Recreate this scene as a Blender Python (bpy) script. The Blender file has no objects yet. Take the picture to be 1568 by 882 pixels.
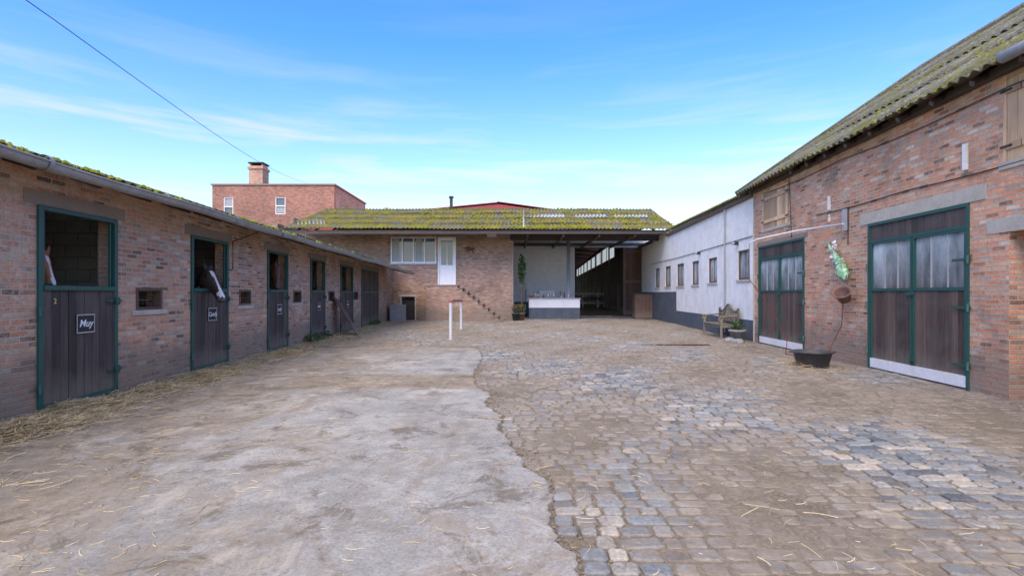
import bpy, bmesh, math, random
import numpy as np
from mathutils import Vector, Matrix
random.seed(7); np.random.seed(7)
R=random.random
def U(a,b): return a+(b-a)*random.random()
H=1.4; FP=800.0
sc=bpy.context.scene
sc.view_settings.view_transform='Standard'; sc.view_settings.look='None'; sc.view_settings.exposure=0
def G(px,py):
    Y=H*FP/(py-450.0); return ((px-784)/FP*Y, Y)
def Zp(py,Y): return H+(450-py)/FP*Y
def Xp(px,Y): return (px-784)/FP*Y
# ---------------------------------------------------------------- materials
class NT:
    def __init__(s,name):
        s.m=bpy.data.materials.new(name); s.m.use_nodes=True
        s.t=s.m.node_tree; s.t.nodes.clear()
        s.out=s.n('ShaderNodeOutputMaterial'); s.b=s.n('ShaderNodeBsdfPrincipled')
        s.l(s.b.outputs[0],s.out.inputs[0])
    def n(s,ty,**k):
        x=s.t.nodes.new(ty)
        for a,v in k.items(): setattr(x,a,v)
        return x
    def l(s,a,b): s.t.links.new(a,b)
    def setv(s,sock,v):
        if isinstance(v,bpy.types.NodeSocket): s.l(v,sock)
        else: sock.default_value=v
    def noise(s,co,scale,det=4,rough=.55,dist=0,out='Fac'):
        x=s.n('ShaderNodeTexNoise'); x.inputs['Scale'].default_value=scale
        x.inputs['Detail'].default_value=det; x.inputs['Roughness'].default_value=rough
        x.inputs['Distortion'].default_value=dist
        if co is not None: s.l(co,x.inputs['Vector'])
        return x.outputs[out]
    def ramp(s,f,stops,interp='LINEAR'):
        x=s.n('ShaderNodeValToRGB'); x.color_ramp.interpolation=interp
        e=x.color_ramp.elements
        while len(e)<len(stops): e.new(0.5)
        for i,(p,c) in enumerate(stops):
            e[i].position=p
            e[i].color=(c,c,c,1) if isinstance(c,(int,float)) else (c[0],c[1],c[2],1)
        s.l(f,x.inputs[0]); return x.outputs[0]
    def mix(s,f,a,b,mode='MIX'):
        x=s.n('ShaderNodeMix'); x.data_type='RGBA'; x.blend_type=mode
        s.setv(x.inputs[0],f)
        for i,v in ((6,a),(7,b)):
            if isinstance(v,tuple): v=(v[0],v[1],v[2],1)
            s.setv(x.inputs[i],v)
        return x.outputs[2]
    def math(s,op,a,b=None,clamp=False):
        x=s.n('ShaderNodeMath',operation=op); x.use_clamp=clamp
        s.setv(x.inputs[0],a)
        if b is not None: s.setv(x.inputs[1],b)
        return x.outputs[0]
    def pos(s): return s.n('ShaderNodeNewGeometry').outputs['Position']
    def uv(s): return s.n('ShaderNodeTexCoord').outputs['UV']
    def mapp(s,co,scale=(1,1,1),loc=(0,0,0),rot=(0,0,0)):
        x=s.n('ShaderNodeMapping'); s.l(co,x.inputs[0])
        x.inputs['Scale'].default_value=scale; x.inputs['Location'].default_value=loc; x.inputs['Rotation'].default_value=rot
        return x.outputs[0]
    def sep(s,co):
        x=s.n('ShaderNodeSeparateXYZ'); s.l(co,x.inputs[0]); return x.outputs
    def bump(s,h,strength=.5,dist=.01):
        x=s.n('ShaderNodeBump'); x.inputs['Strength'].default_value=strength; x.inputs['Distance'].default_value=dist
        s.l(h,x.inputs['Height']); s.l(x.outputs[0],s.b.inputs['Normal'])
    def fin(s,col=None,rough=.8,metal=0,spec=None):
        if col is not None:
            if isinstance(col,tuple): col=(col[0],col[1],col[2],1)
            s.setv(s.b.inputs['Base Color'],col)
        s.setv(s.b.inputs['Roughness'],rough); s.b.inputs['Metallic'].default_value=metal
        if spec is not None: s.b.inputs['Specular IOR Level'].default_value=spec
        return s.m

def m_brick(name,stops,mortar,pale=.5,palecol=(.5,.44,.38),bw=.215,rh=.066,ms=.009,lowdirt=.6,big=0.5,soot=.55):
    s=NT(name); uv=s.uv(); P=s.pos()
    dn=s.noise(uv,9,3,out='Color')
    dv=s.n('ShaderNodeVectorMath',operation='SUBTRACT'); s.l(dn,dv.inputs[0]); dv.inputs[1].default_value=(.5,.5,.5)
    ds=s.n('ShaderNodeVectorMath',operation='SCALE'); s.l(dv.outputs[0],ds.inputs[0]); ds.inputs['Scale'].default_value=.018
    da=s.n('ShaderNodeVectorMath',operation='ADD'); s.l(uv,da.inputs[0]); s.l(ds.outputs[0],da.inputs[1])
    co=da.outputs[0]
    b=s.n('ShaderNodeTexBrick'); s.l(co,b.inputs['Vector'])
    b.inputs['Color1'].default_value=(0,0,0,1); b.inputs['Color2'].default_value=(1,1,1,1); b.inputs['Mortar'].default_value=(.5,.5,.5,1)
    b.inputs['Scale'].default_value=1; b.inputs['Mortar Size'].default_value=ms; b.inputs['Mortar Smooth'].default_value=.35
    b.inputs['Brick Width'].default_value=bw; b.inputs['Row Height'].default_value=rh; b.inputs['Bias'].default_value=0
    c=s.ramp(b.outputs['Color'],stops)
    n1=s.noise(uv,38,4,.7); c=s.mix(1.0,c,s.ramp(n1,[(.25,.6),(.75,1.32)]),'MULTIPLY')
    n2=s.noise(P,big,4,.6); c=s.mix(1.0,c,s.ramp(n2,[(.3,.74),(.7,1.24)]),'MULTIPLY')
    mc=s.mix(s.noise(P,3,4),mortar,tuple(x*.65 for x in mortar))
    n3=s.noise(uv,14,5,.7); n4=s.noise(P,1.3,4,.7)
    sm=s.math('MULTIPLY',s.ramp(n3,[(.44,0),(.64,1)]),s.ramp(n4,[(.35,.1),(.66,1)]))
    c=s.mix(s.math('MULTIPLY',sm,pale),c,palecol)
    c=s.mix(b.outputs['Fac'],c,mc)
    n6=s.noise(s.mapp(P,(1,1,1.4),(15,7,1)),1.7,7,.75,.6)
    c=s.mix(s.ramp(n6,[(.56,0),(.70,.42*pale/.6)]),c,palecol)
    n5=s.noise(s.mapp(P,(1,1,.7),(5,2,9)),1.1,6,.7,.4)
    c=s.mix(s.ramp(n5,[(.53,0),(.72,soot)]),c,(.13,.105,.08))
    z=s.sep(P)[2]
    zz=s.math('ADD',z,s.math('MULTIPLY',s.noise(P,2.5,5,.7),-.9))
    low=s.ramp(zz,[(0,1),(.35,0)])
    c=s.mix(s.math('MULTIPLY',low,lowdirt),c,(.19,.165,.13))
    hgt=s.math('ADD',s.math('MULTIPLY',b.outputs['Fac'],-1.0),s.math('MULTIPLY',n3,.5))
    s.bump(hgt,.8,.013)
    return s.fin(c,.9,spec=.2)

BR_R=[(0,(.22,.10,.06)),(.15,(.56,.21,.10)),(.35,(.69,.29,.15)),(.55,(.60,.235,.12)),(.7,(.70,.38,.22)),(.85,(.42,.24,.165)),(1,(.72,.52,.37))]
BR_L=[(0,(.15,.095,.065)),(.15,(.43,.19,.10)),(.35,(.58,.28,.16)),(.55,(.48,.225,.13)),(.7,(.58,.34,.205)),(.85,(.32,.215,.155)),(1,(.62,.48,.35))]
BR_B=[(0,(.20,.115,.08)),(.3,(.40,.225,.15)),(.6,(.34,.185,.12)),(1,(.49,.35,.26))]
BR_H=[(0,(.26,.11,.075)),(.5,(.42,.175,.115)),(1,(.50,.26,.18))]
M={}
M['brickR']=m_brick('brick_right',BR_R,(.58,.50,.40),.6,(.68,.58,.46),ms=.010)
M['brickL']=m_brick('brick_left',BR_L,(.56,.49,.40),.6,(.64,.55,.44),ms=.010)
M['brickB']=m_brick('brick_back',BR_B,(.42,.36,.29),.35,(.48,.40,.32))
M['brickH']=m_brick('brick_house',BR_H,(.34,.27,.21),.2,lowdirt=0,soot=.2)
M['block']=m_brick('concrete_block',[(0,(.60,.59,.56)),(1,(.68,.67,.64))],(.42,.41,.39),.2,(.6,.6,.57),bw=.4,rh=.2,ms=.008,soot=.15)

def m_paint(name,col,dirt=(.2,.18,.15),amt=.5,rough=.7,scale=2.5,streak=True,bump=.2,metal=0):
    s=NT(name); P=s.pos()
    n=s.noise(P,scale,6,.65)
    f=s.ramp(n,[(.42,0),(.72,1)])
    if streak:
        n2=s.noise(s.mapp(P,(6,6,.6)),1.2,4,.6)
        f=s.math('MAXIMUM',f,s.ramp(n2,[(.5,0),(.8,1)]))
    c=s.mix(s.math('MULTIPLY',f,amt),col,dirt)
    c=s.mix(1.0,c,s.ramp(s.noise(P,30,3,.6),[(.2,.85),(.8,1.12)]),'MULTIPLY')
    s.bump(s.noise(P,45,4,.6),bump,.005)
    return s.fin(c,rough,metal)
M['white_wall']=m_paint('white_limewash',(.83,.81,.77),(.52,.48,.42),.5,.9)
M['band']=m_paint('dark_blue_band',(.065,.085,.11),(.17,.17,.16),.5,.8)
M['white_in']=m_paint('white_interior',(.78,.77,.74),(.5,.48,.44),.4,.9)
M['green']=m_paint('green_iron',(.015,.085,.066),(.05,.07,.06),.4,.5)
M['concrete_l']=m_paint('lintel_concrete',(.50,.45,.37),(.30,.265,.21),.6,.9,4)
M['lintel_dark']=m_paint('lintel_dark',(.24,.19,.15),(.30,.25,.2),.6,.9,4)
M['white']=m_paint('white_paint',(.80,.79,.76),(.45,.43,.38),.3,.5)
M['zinc']=m_paint('zinc',(.34,.34,.33),(.17,.17,.165),.7,.55,3,metal=.15)
M['galv']=m_paint('galvanised',(.5,.51,.51),(.33,.33,.33),.5,.4,3,metal=.4)
M['rubber']=m_paint('black_rubber',(.045,.045,.047),(.14,.13,.12),.6,.6)
M['dark']=m_paint('dark_void',(.03,.027,.024),(.06,.055,.05),.5,.9)
M['rust']=m_paint('rusty_iron',(.12,.05,.03),(.22,.10,.05),.6,.9,8)
M['redcap']=m_paint('red_paint',(.45,.07,.045),(.25,.12,.08),.5,.6,6)
M['redroof']=m_paint('red_sheet',(.33,.05,.04),(.22,.09,.07),.3,.6)
M['black']=m_paint('blackboard',(.012,.012,.013),(.05,.05,.05),.3,.7)
M['stone']=m_paint('stone',(.32,.31,.29),(.17,.17,.15),.7,.9,5)
M['terracotta']=m_paint('brown_pot',(.20,.11,.08),(.10,.07,.055),.6,.6,6)
M['plastic_g']=m_paint('green_plastic',(.08,.36,.08),(.75,.76,.75),1.0,.35,14,False)
M['hose']=m_paint('red_hose',(.17,.025,.02),(.1,.05,.04),.5,.6)
M['stallfloor']=m_paint('stall_floor',(.36,.28,.18),(.42,.33,.2),.5,.9)
M['inwood']=m_paint('arena_cladding',(.07,.06,.05),(.11,.09,.07),.5,.9)
M['timber_in']=m_paint('arena_steel',(.20,.19,.17),(.12,.11,.1),.5,.7)
def m_plain(name,col,rough=.5,metal=0,spec=.5):
    s=NT(name); P=s.pos(); c=s.mix(1.0,col,s.ramp(s.noise(P,20,3),[(.2,.85),(.8,1.1)]),'MULTIPLY'); return s.fin(c,rough,metal,spec)
M['chalk']=m_plain('chalk_white',(.85,.85,.82),.9)
M['eye']=m_plain('eye_black',(.01,.008,.006),.08)
M['hair']=m_plain('mane_hair',(.015,.012,.01),.6)
M['yellow']=m_plain('yellow',(.6,.5,.2),.6)
M['glass']=m_plain('window_glass',(.09,.105,.12),.08,0,.8)
M['curtain']=m_plain('curtain',(.35,.36,.36),.8)
def m_trans():
    s=NT('translucent_sheet'); P=s.pos(); c=s.mix(s.noise(P,.6,4),(.95,.88,.66),(.75,.68,.48))
    tr=s.n('ShaderNodeBsdfTranslucent'); s.l(c,tr.inputs[0]); s.l(tr.outputs[0],s.out.inputs[0]); return s.m
M['sheet']=m_trans()
def m_wood(name,c1,c2,axis='z',rough=.75,sc_=1):
    s=NT(name); P=s.pos()
    scl={'z':(22,22,1.6),'x':(1.6,22,22),'y':(22,1.6,22)}[axis]
    n=s.noise(s.mapp(P,tuple(v*sc_ for v in scl)),1.0,6,.65,.4)
    c=s.mix(s.ramp(n,[(.3,0),(.7,1)]),c1,c2)
    at=s.n('ShaderNodeAttribute'); at.attribute_name='rnd'
    c=s.mix(1.0,c,s.ramp(at.outputs['Fac'],[(0,.6),(1,1.4)]),'MULTIPLY')
    c=s.mix(s.math('MULTIPLY',s.ramp(s.noise(P,2,4),[(.5,0),(.8,1)]),.35),c,(.15,.14,.13))
    z=s.sep(P)[2]
    c=s.mix(s.ramp(s.math('ADD',z,s.math('MULTIPLY',s.noise(P,5,4),-.35)),[(.0,.6),(.3,0)]),c,(.2,.17,.13))
    s.bump(n,.4,.004); return s.fin(c,rough)
M['plank']=m_wood('dark_planks',(.038,.028,.023),(.085,.066,.054))
M['plankR']=m_wood('barn_planks',(.052,.033,.025),(.13,.085,.06))
M['shutter']=m_wood('shutter_wood',(.42,.26,.14),(.64,.44,.26))
M['bench']=m_wood('weathered_teak',(.13,.11,.07),(.26,.225,.15),'y')
M['timber']=m_wood('roof_timber',(.06,.045,.035),(.12,.09,.07),'y')
M['board']=m_wood('brown_board',(.08,.045,.03),(.15,.085,.055))
def m_poly(name):
    s=NT(name); P=s.pos(); z=s.sep(P)[2]
    at=s.n('ShaderNodeAttribute'); at.attribute_name='rnd'
    c=s.mix(s.ramp(s.noise(s.mapp(P,(1.8,1.8,.9)),2,5,.65),[(.35,0),(.65,1)]),(.38,.42,.42),(.15,.18,.19))
    c=s.mix(1.0,c,s.ramp(at.outputs['Fac'],[(0,.65),(1,1.25)]),'MULTIPLY')
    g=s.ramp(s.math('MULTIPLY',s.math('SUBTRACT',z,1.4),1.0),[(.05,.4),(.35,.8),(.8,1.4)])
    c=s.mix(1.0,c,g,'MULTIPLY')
    c=s.mix(s.ramp(s.noise(s.mapp(P,(9,9,.4)),1,3),[(.5,0),(.8,.3)]),c,(.52,.53,.50))
    s.bump(s.noise(s.mapp(P,(60,60,.5)),1,1),.06,.003); return s.fin(c,.1,spec=.7)
M['poly']=m_poly('polycarbonate')
def m_roof(name,base1,base2,moss1,moss2,thr,band=True):
    s=NT(name); P=s.pos(); uv=s.uv()
    c=s.mix(s.ramp(s.noise(P,2.2,6,.7),[(.3,0),(.7,1)]),base1,base2)
    c=s.mix(s.ramp(s.noise(P,26,4,.7),[(.52,0),(.62,.65)]),c,tuple(min(1,x*1.9) for x in base2))
    c=s.mix(s.ramp(s.noise(s.mapp(uv,(3,.5,1),(4,4,0)),1.3,6,.75),[(.52,0),(.66,.7)]),c,(.05,.045,.035))
    n=s.noise(s.mapp(uv,(1.6,.55,1)),1.1,6,.72)
    n2=s.noise(P,17,5,.75)
    f=s.math('ADD',s.math('MULTIPLY',n,.6),s.math('MULTIPLY',n2,.4))
    m=s.ramp(f,[(thr,0),(thr+.06,1)])
    mc=s.mix(s.noise(P,7,4,.7),moss1,moss2)
    c=s.mix(m,c,mc)
    s.bump(s.math('ADD',s.math('MULTIPLY',m,1.0),n2),.7,.03)
    return s.fin(c,.95,spec=.2)
M['roofB']=m_roof('corrugated_mossy',(.10,.095,.07),(.21,.195,.145),(.13,.125,.018),(.34,.29,.05),.465)
M['roofR']=m_roof('corrugated_lichen',(.105,.105,.085),(.22,.21,.17),(.12,.13,.025),(.29,.275,.07),.505)
M['roofL']=m_roof('corrugated_dark',(.07,.07,.06),(.14,.135,.12),(.11,.14,.02),(.28,.28,.05),.46)
M['rooflight']=m_paint('rooflight_sheet',(.40,.43,.44),(.2,.21,.14),.8,.5,5)
def m_moss():
    s=NT('moss'); P=s.pos(); c=s.mix(s.noise(P,9,3),(.08,.11,.012),(.35,.33,.04)); return s.fin(c,1,spec=.1)
M['moss']=m_moss()
def m_straw():
    s=NT('straw'); at=s.n('ShaderNodeAttribute'); at.attribute_name='rnd'
    c=s.ramp(at.outputs['Fac'],[(0,(.28,.20,.11)),(.5,(.54,.41,.22)),(1,(.72,.59,.36))]); return s.fin(c,.7)
M['straw']=m_straw()
def m_leaf():
    s=NT('leaf'); at=s.n('ShaderNodeAttribute'); at.attribute_name='rnd'
    c=s.ramp(at.outputs['Fac'],[(0,(.02,.05,.015)),(1,(.09,.16,.04))]); return s.fin(c,.7)
M['leaf']=m_leaf()
def m_ground():
    s=NT('packed_dirt'); P=s.pos()
    c=s.ramp(s.noise(P,1.6,6,.65),[(.3,(.12,.10,.075)),(.55,(.19,.158,.118)),(.75,(.25,.21,.16))])
    c=s.mix(s.ramp(s.noise(P,2.9,6,.75),[(.55,0),(.66,.6)]),c,(.10,.11,.05))
    c=s.mix(s.ramp(s.noise(P,40,4,.7),[(.45,0),(.7,.8)]),c,(.31,.26,.195))
    s.bump(s.noise(P,60,4,.6),.25,.005); return s.fin(c,.95,spec=.2)
M['ground']=m_ground()
def m_sett():
    s=NT('setts'); P=s.pos()
    at=s.n('ShaderNodeAttribute'); at.attribute_name='rnd'
    c=s.ramp(at.outputs['Fac'],[(0,(.12,.13,.14)),(.2,(.20,.215,.22)),(.45,(.27,.28,.275)),(.6,(.33,.30,.255)),(.75,(.20,.20,.195)),(.88,(.33,.33,.32)),(1,(.44,.39,.32))])
    c=s.mix(1.0,c,s.ramp(s.noise(P,35,5,.7),[(.25,.55),(.75,1.35)]),'MULTIPLY')
    xyz=s.sep(P)
    n=s.noise(P,.75,6,.68); n2=s.noise(P,13,5,.75)
    far=s.math('MULTIPLY',s.math('SUBTRACT',xyz[1],5.0),.007,True)
    rt=s.math('MULTIPLY',s.math('SUBTRACT',xyz[0],3.6),.05,True)
    rt=s.math('MINIMUM',rt,.09); far=s.math('MINIMUM',far,.07)
    f=s.math('ADD',s.math('ADD',s.math('MULTIPLY',n,.62),s.math('MULTIPLY',n2,.38)),s.math('ADD',far,rt))
    low=s.math('MULTIPLY',xyz[2],-9.0)
    f=s.math('ADD',f,low)
    k=s.ramp(f,[(.475,0),(.60,.88)])
    mud=s.ramp(s.noise(P,3.5,7,.8),[(.3,(.14,.112,.08)),(.5,(.245,.20,.15)),(.7,(.37,.31,.235))])
    c=s.mix(k,c,mud)
    k3=s.ramp(s.noise(s.mapp(P,(.8,1.3,1),(7,1,0)),1.1,7,.75,.8),[(.54,0),(.66,.55)])
    c=s.mix(k3,c,(.115,.093,.07))
    s.bump(s.noise(P,45,5,.7),.5,.006)
    return s.fin(c,s.ramp(n2,[(.3,.5),(.7,.9)]),spec=.3)
M['sett']=m_sett()
def m_slab():
    s=NT('concrete_slab'); P=s.pos(); xyz=s.sep(P)
    a=s.noise(P,.55,6,.62,.3); b=s.noise(P,2.3,7,.75); d=s.noise(P,55,4,.75)
    c=s.ramp(a,[(.3,(.24,.232,.215)),(.5,(.335,.325,.305)),(.7,(.42,.408,.385))])
    c=s.mix(1.0,c,s.ramp(b,[(.3,.68),(.7,1.24)]),'MULTIPLY')
    c=s.mix(1.0,c,s.ramp(d,[(.25,.58),(.5,1),(.8,1.36)]),'MULTIPLY')
    wl=s.math('MULTIPLY',s.math('ADD',xyz[0],2.8),-.075); wl=s.math('MINIMUM',s.math('MAXIMUM',wl,-.05),.13)
    st=s.math('ABSOLUTE',s.math('SUBTRACT',xyz[1],8.35)); st=s.ramp(st,[(.55,.25),(.75,0)])
    xm=s.ramp(s.math('ADD',s.math('MULTIPLY',xyz[0],.25),1.0),[(.1,0),(.25,1)])
    st=s.math('MULTIPLY',st,xm)
    nr=s.math('MULTIPLY',s.math('SUBTRACT',4.2,xyz[1]),.05); nr=s.math('MINIMUM',s.math('MAXIMUM',nr,0.0),.05)
    f=s.math('ADD',s.math('ADD',s.math('MULTIPLY',s.noise(s.mapp(P,(1,.8,1),(3,9,0)),.9,8,.78,.6),.72),s.math('MULTIPLY',s.noise(P,16,5,.8),.28)),s.math('ADD',s.math('ADD',wl,nr),st))
    k=s.ramp(f,[(.46,0),(.525,.55),(.61,.9)])
    mud=s.ramp(s.noise(P,3.2,7,.8),[(.3,(.155,.122,.085)),(.5,(.265,.215,.158)),(.7,(.38,.32,.245))])
    c=s.mix(k,c,mud)
    k2=s.ramp(s.noise(s.mapp(P,(1,1,1),(11,4,0)),1.9,8,.8,.9),[(.53,0),(.60,.7)])
    c=s.mix(k2,c,(.135,.112,.083))
    k4=s.ramp(s.noise(s.mapp(P,(1,1,1),(2,14,0)),1.3,8,.8,.9),[(.54,0),(.64,.6)])
    c=s.mix(k4,c,(.50,.455,.385))
    # wheel-worn lanes along the yard
    wv=s.noise(s.mapp(P,(2.4,.12,1),(6,3,0),(0,0,-.06)),1.0,5,.6,.3)
    c=s.mix(s.ramp(wv,[(.56,0),(.66,.35)]),c,(.17,.148,.12))
    far=s.math('MULTIPLY',s.math('SUBTRACT',xyz[1],11.5),.4,True)
    c=s.mix(s.math('MULTIPLY',far,s.ramp(b,[(.35,.2),(.6,1)])),c,mud)
    vo=s.n('ShaderNodeTexVoronoi'); vo.inputs['Scale'].default_value=9; s.l(P,vo.inputs['Vector'])
    sp=s.ramp(vo.outputs['Distance'],[(.04,1),(.09,0)])
    c=s.mix(s.math('MULTIPLY',sp,s.ramp(s.noise(P,3,2),[(.5,0),(.6,.7)])),c,(.08,.07,.055))
    v2=s.n('ShaderNodeTexVoronoi'); v2.feature='DISTANCE_TO_EDGE'; v2.inputs['Scale'].default_value=.33
    nd=s.noise(P,2.2,5,.7,out='Color'); va=s.n('ShaderNodeVectorMath',operation='ADD'); s.l(P,va.inputs[0]); s.l(nd,va.inputs[1]); s.l(va.outputs[0],v2.inputs['Vector'])
    cr=s.ramp(v2.outputs['Distance'],[(.0,1),(.004,0)])
    c=s.mix(s.math('MULTIPLY',cr,.5),c,(.11,.09,.07))
    s.bump(s.math('ADD',d,s.math('MULTIPLY',b,1.5)),.5,.011)
    return s.fin(c,.88,spec=.2)
M['slab']=m_slab()
def m_horse():
    s=NT('horse_coat'); at=s.n('ShaderNodeVertexColor'); at.layer_name='col'
    P=s.pos(); c=s.mix(1.0,at.outputs[0],s.ramp(s.noise(P,60,3),[(.2,.8),(.8,1.2)]),'MULTIPLY')
    return s.fin(c,.5,spec=.4)
M['horse']=m_horse()
# ---------------------------------------------------------------- mesh builder
class Fr:
    def __init__(s,O,d,n,z0=0):
        s.O=Vector((O[0],O[1],z0)); s.d=Vector((d[0],d[1],0)).normalized(); s.n=Vector((n[0],n[1],0)).normalized()
    def P(s,u,v,w): return s.O+s.d*u+s.n*w+Vector((0,0,v))
W0=Fr((0,0),(1,0),(0,-1))   # world frame: u=X, w=-Y
class MB:
    def __init__(s): s.v=[];s.f=[];s.m=[];s.uv=[];s.r=[];s.mats=[];s.smooth=[]
    def mi(s,k):
        if k not in s.mats: s.mats.append(k)
        return s.mats.index(k)
    def face(s,pts,uvs,k,r=.5,sm=False):
        b=len(s.v); s.v+= [tuple(p) for p in pts]; s.f.append(tuple(range(b,b+len(pts)))); s.m.append(s.mi(k)); s.uv.append(uvs); s.r+=[r]*len(pts); s.smooth.append(sm)
    def box(s,fr,u0,u1,v0,v1,w0,w1,k,r=None):
        if r is None: r=R()
        P=fr.P
        q=lambda *a:s.face([P(*x) for x in a[0]],a[1],k,r)
        q([(u0,v0,w1),(u1,v0,w1),(u1,v1,w1),(u0,v1,w1)],[(u0,v0),(u1,v0),(u1,v1),(u0,v1)])
        q([(u1,v0,w0),(u0,v0,w0),(u0,v1,w0),(u1,v1,w0)],[(u1,v0),(u0,v0),(u0,v1),(u1,v1)])
        q([(u0,v0,w0),(u0,v0,w1),(u0,v1,w1),(u0,v1,w0)],[(w0,v0),(w1,v0),(w1,v1),(w0,v1)])
        q([(u1,v0,w1),(u1,v0,w0),(u1,v1,w0),(u1,v1,w1)],[(w1,v0),(w0,v0),(w0,v1),(w1,v1)])
        q([(u0,v1,w1),(u1,v1,w1),(u1,v1,w0),(u0,v1,w0)],[(u0,w1),(u1,w1),(u1,w0),(u0,w0)])
        q([(u0,v0,w0),(u1,v0,w0),(u1,v0,w1),(u0,v0,w1)],[(u0,w0),(u1,w0),(u1,w1),(u0,w1)])
    def wall(s,fr,u0,u1,v0,v1,t,holes,k,kb=None,vtop=None):
        kb=kb or k
        us=sorted(set([u0,u1]+[h[0] for h in holes]+[h[1] for h in holes]))
        vs=sorted(set([v0,v1]+[h[2] for h in holes]+[h[3] for h in holes]))
        P=fr.P
        for a,b in zip(us[:-1],us[1:]):
            for c,d in zip(vs[:-1],vs[1:]):
                mu,mv=(a+b)/2,(c+d)/2
                if any(h[0]<mu<h[1] and h[2]<mv<h[3] for h in holes): continue
                uv=[(a,c),(b,c),(b,d),(a,d)]
                s.face([P(a,c,0),P(b,c,0),P(b,d,0),P(a,d,0)],uv,k)
                s.face([P(b,c,-t),P(a,c,-t),P(a,d,-t),P(b,d,-t)],[uv[1],uv[0],uv[3],uv[2]],kb)
        for (a,b,c,d) in holes+[(u0,u1,v0,v1)]:
            for x in (a,b): s.face([P(x,c,0),P(x,c,-t),P(x,d,-t),P(x,d,0)],[(0,c),(t,c),(t,d),(0,d)],k)
            for y in (c,d): s.face([P(a,y,0),P(b,y,0),P(b,y,-t),P(a,y,-t)],[(a,0),(b,0),(b,t),(a,t)],k)
    def grid(s,fn,nu,nv,k,r=.5,sm=True):
        b=len(s.v)
        for j in range(nv+1):
            for i in range(nu+1):
                p,uv=fn(i/nu,j/nv); s.v.append(tuple(p)); s.r.append(r)
                if i==0 and j==0: UVs=[]
                UVs.append(uv)
        mi=s.mi(k)
        for j in range(nv):
            for i in range(nu):
                a=j*(nu+1)+i; q=(a,a+1,a+nu+2,a+nu+1)
                s.f.append(tuple(b+x for x in q)); s.m.append(mi); s.uv.append([UVs[x] for x in q]); s.smooth.append(sm)
    def tube(s,pts,rad,k,n=8,r=.5,arc=None,cap=True):
        pts=[Vector(p) for p in pts]; N=len(pts)
        rads=rad if isinstance(rad,(list,tuple)) else [rad]*N
        b=len(s.v); mi=s.mi(k)
        up=Vector((0,0,1))
        for i,p in enumerate(pts):
            t=(pts[min(i+1,N-1)]-pts[max(i-1,0)]).normalized()
            ref=up if abs(t.z)<.95 else Vector((1,0,0))
            a=t.cross(ref).normalized(); c=a.cross(t).normalized()
            for j in range(n):
                th=2*math.pi*j/n
                s.v.append(tuple(p+(a*math.cos(th)+c*math.sin(th))*rads[i])); s.r.append(r)
        for i in range(N-1):
            for j in range(n):
                q=(b+i*n+j,b+i*n+(j+1)%n,b+(i+1)*n+(j+1)%n,b+(i+1)*n+j)
                s.f.append(q); s.m.append(mi); s.smooth.append(True); s.uv.append([(j/n,i),((j+1)/n,i),((j+1)/n,i+1),(j/n,i+1)])
        if cap:
            for o in (0,(N-1)*n):
                s.f.append(tuple(b+o+j for j in range(n))); s.m.append(mi); s.smooth.append(False); s.uv.append([(0,0)]*n)
    def lathe(s,prof,M4,k,n=24,sq=1,r=.5):
        b=len(s.v); mi=s.mi(k)
        for (rr,z) in prof:
            for j in range(n):
                th=2*math.pi*j/n; s.v.append(tuple(M4@Vector((rr*math.cos(th),rr*math.sin(th)*sq,z)))); s.r.append(r)
        for i in range(len(prof)-1):
            for j in range(n):
                q=(b+i*n+j,b+i*n+(j+1)%n,b+(i+1)*n+(j+1)%n,b+(i+1)*n+j)
                s.f.append(q); s.m.append(mi); s.smooth.append(True); s.uv.append([(0,0)]*4)
    def obj(s,name,parent=None,bevel=0,solid=0):
        me=bpy.data.meshes.new(name); me.from_pydata(s.v,[],s.f)
        for k in s.mats: me.materials.append(M[k])
        me.polygons.foreach_set('material_index',s.m)
        me.polygons.foreach_set('use_smooth',s.smooth)
        uvl=me.uv_layers.new(name='UVMap')
        flat=[c for f in s.uv for p in f for c in p]
        uvl.data.foreach_set('uv',flat)
        at=me.attributes.new('rnd','FLOAT','POINT'); at.data.foreach_set('value',s.r)
        me.update()
        o=bpy.data.objects.new(name,me); sc.collection.objects.link(o)
        if parent: o.parent=parent
        if bevel:
            bm=bmesh.new(); bm.from_mesh(me); bmesh.ops.remove_doubles(bm,verts=bm.verts,dist=1e-5); bm.to_mesh(me); bm.free()
            md=o.modifiers.new('bevel','BEVEL'); md.width=bevel; md.segments=1; md.limit_method='ANGLE'
        if solid:
            md=o.modifiers.new('solid','SOLIDIFY'); md.thickness=solid; md.offset=-1
        return o
def empty(name,loc=(0,0,0)):
    o=bpy.data.objects.new(name,None); sc.collection.objects.link(o); o.location=(0,0,0); return o
def corr(mb,A,B,D,C,k,wl=.177,amp=.026,rows=4,tmax=None,kfun=None,spw=6):
    A,B,C,D=map(Vector,(A,B,C,D))
    L=(B-A).length; Wd=(D-A).length
    nrm=(B-A).cross(D-A).normalized()
    if nrm.z<0: nrm=-nrm
    nu=max(2,int(L/wl*spw))
    for j in range(rows):
        t0=j/rows; t1=(j+1)/rows+(.05/Wd if j<rows-1 else 0)
        def fn(s,t,t0=t0,t1=t1):
            tt=t0+(t1-t0)*t
            if tmax: tt=min(tt,tmax(s))
            p=(A+(B-A)*s)*(1-tt)+(D+(C-D)*s)*tt
            off=amp*math.sin(2*math.pi*s*L/wl)+.02*(1-t)
            off+=.01*math.sin(s*L*1.3+j*2)+.012*math.sin(s*L*.45+j)
            return p+nrm*off,(s*L,tt*Wd)
        mb.grid(fn,nu,2,k)
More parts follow.
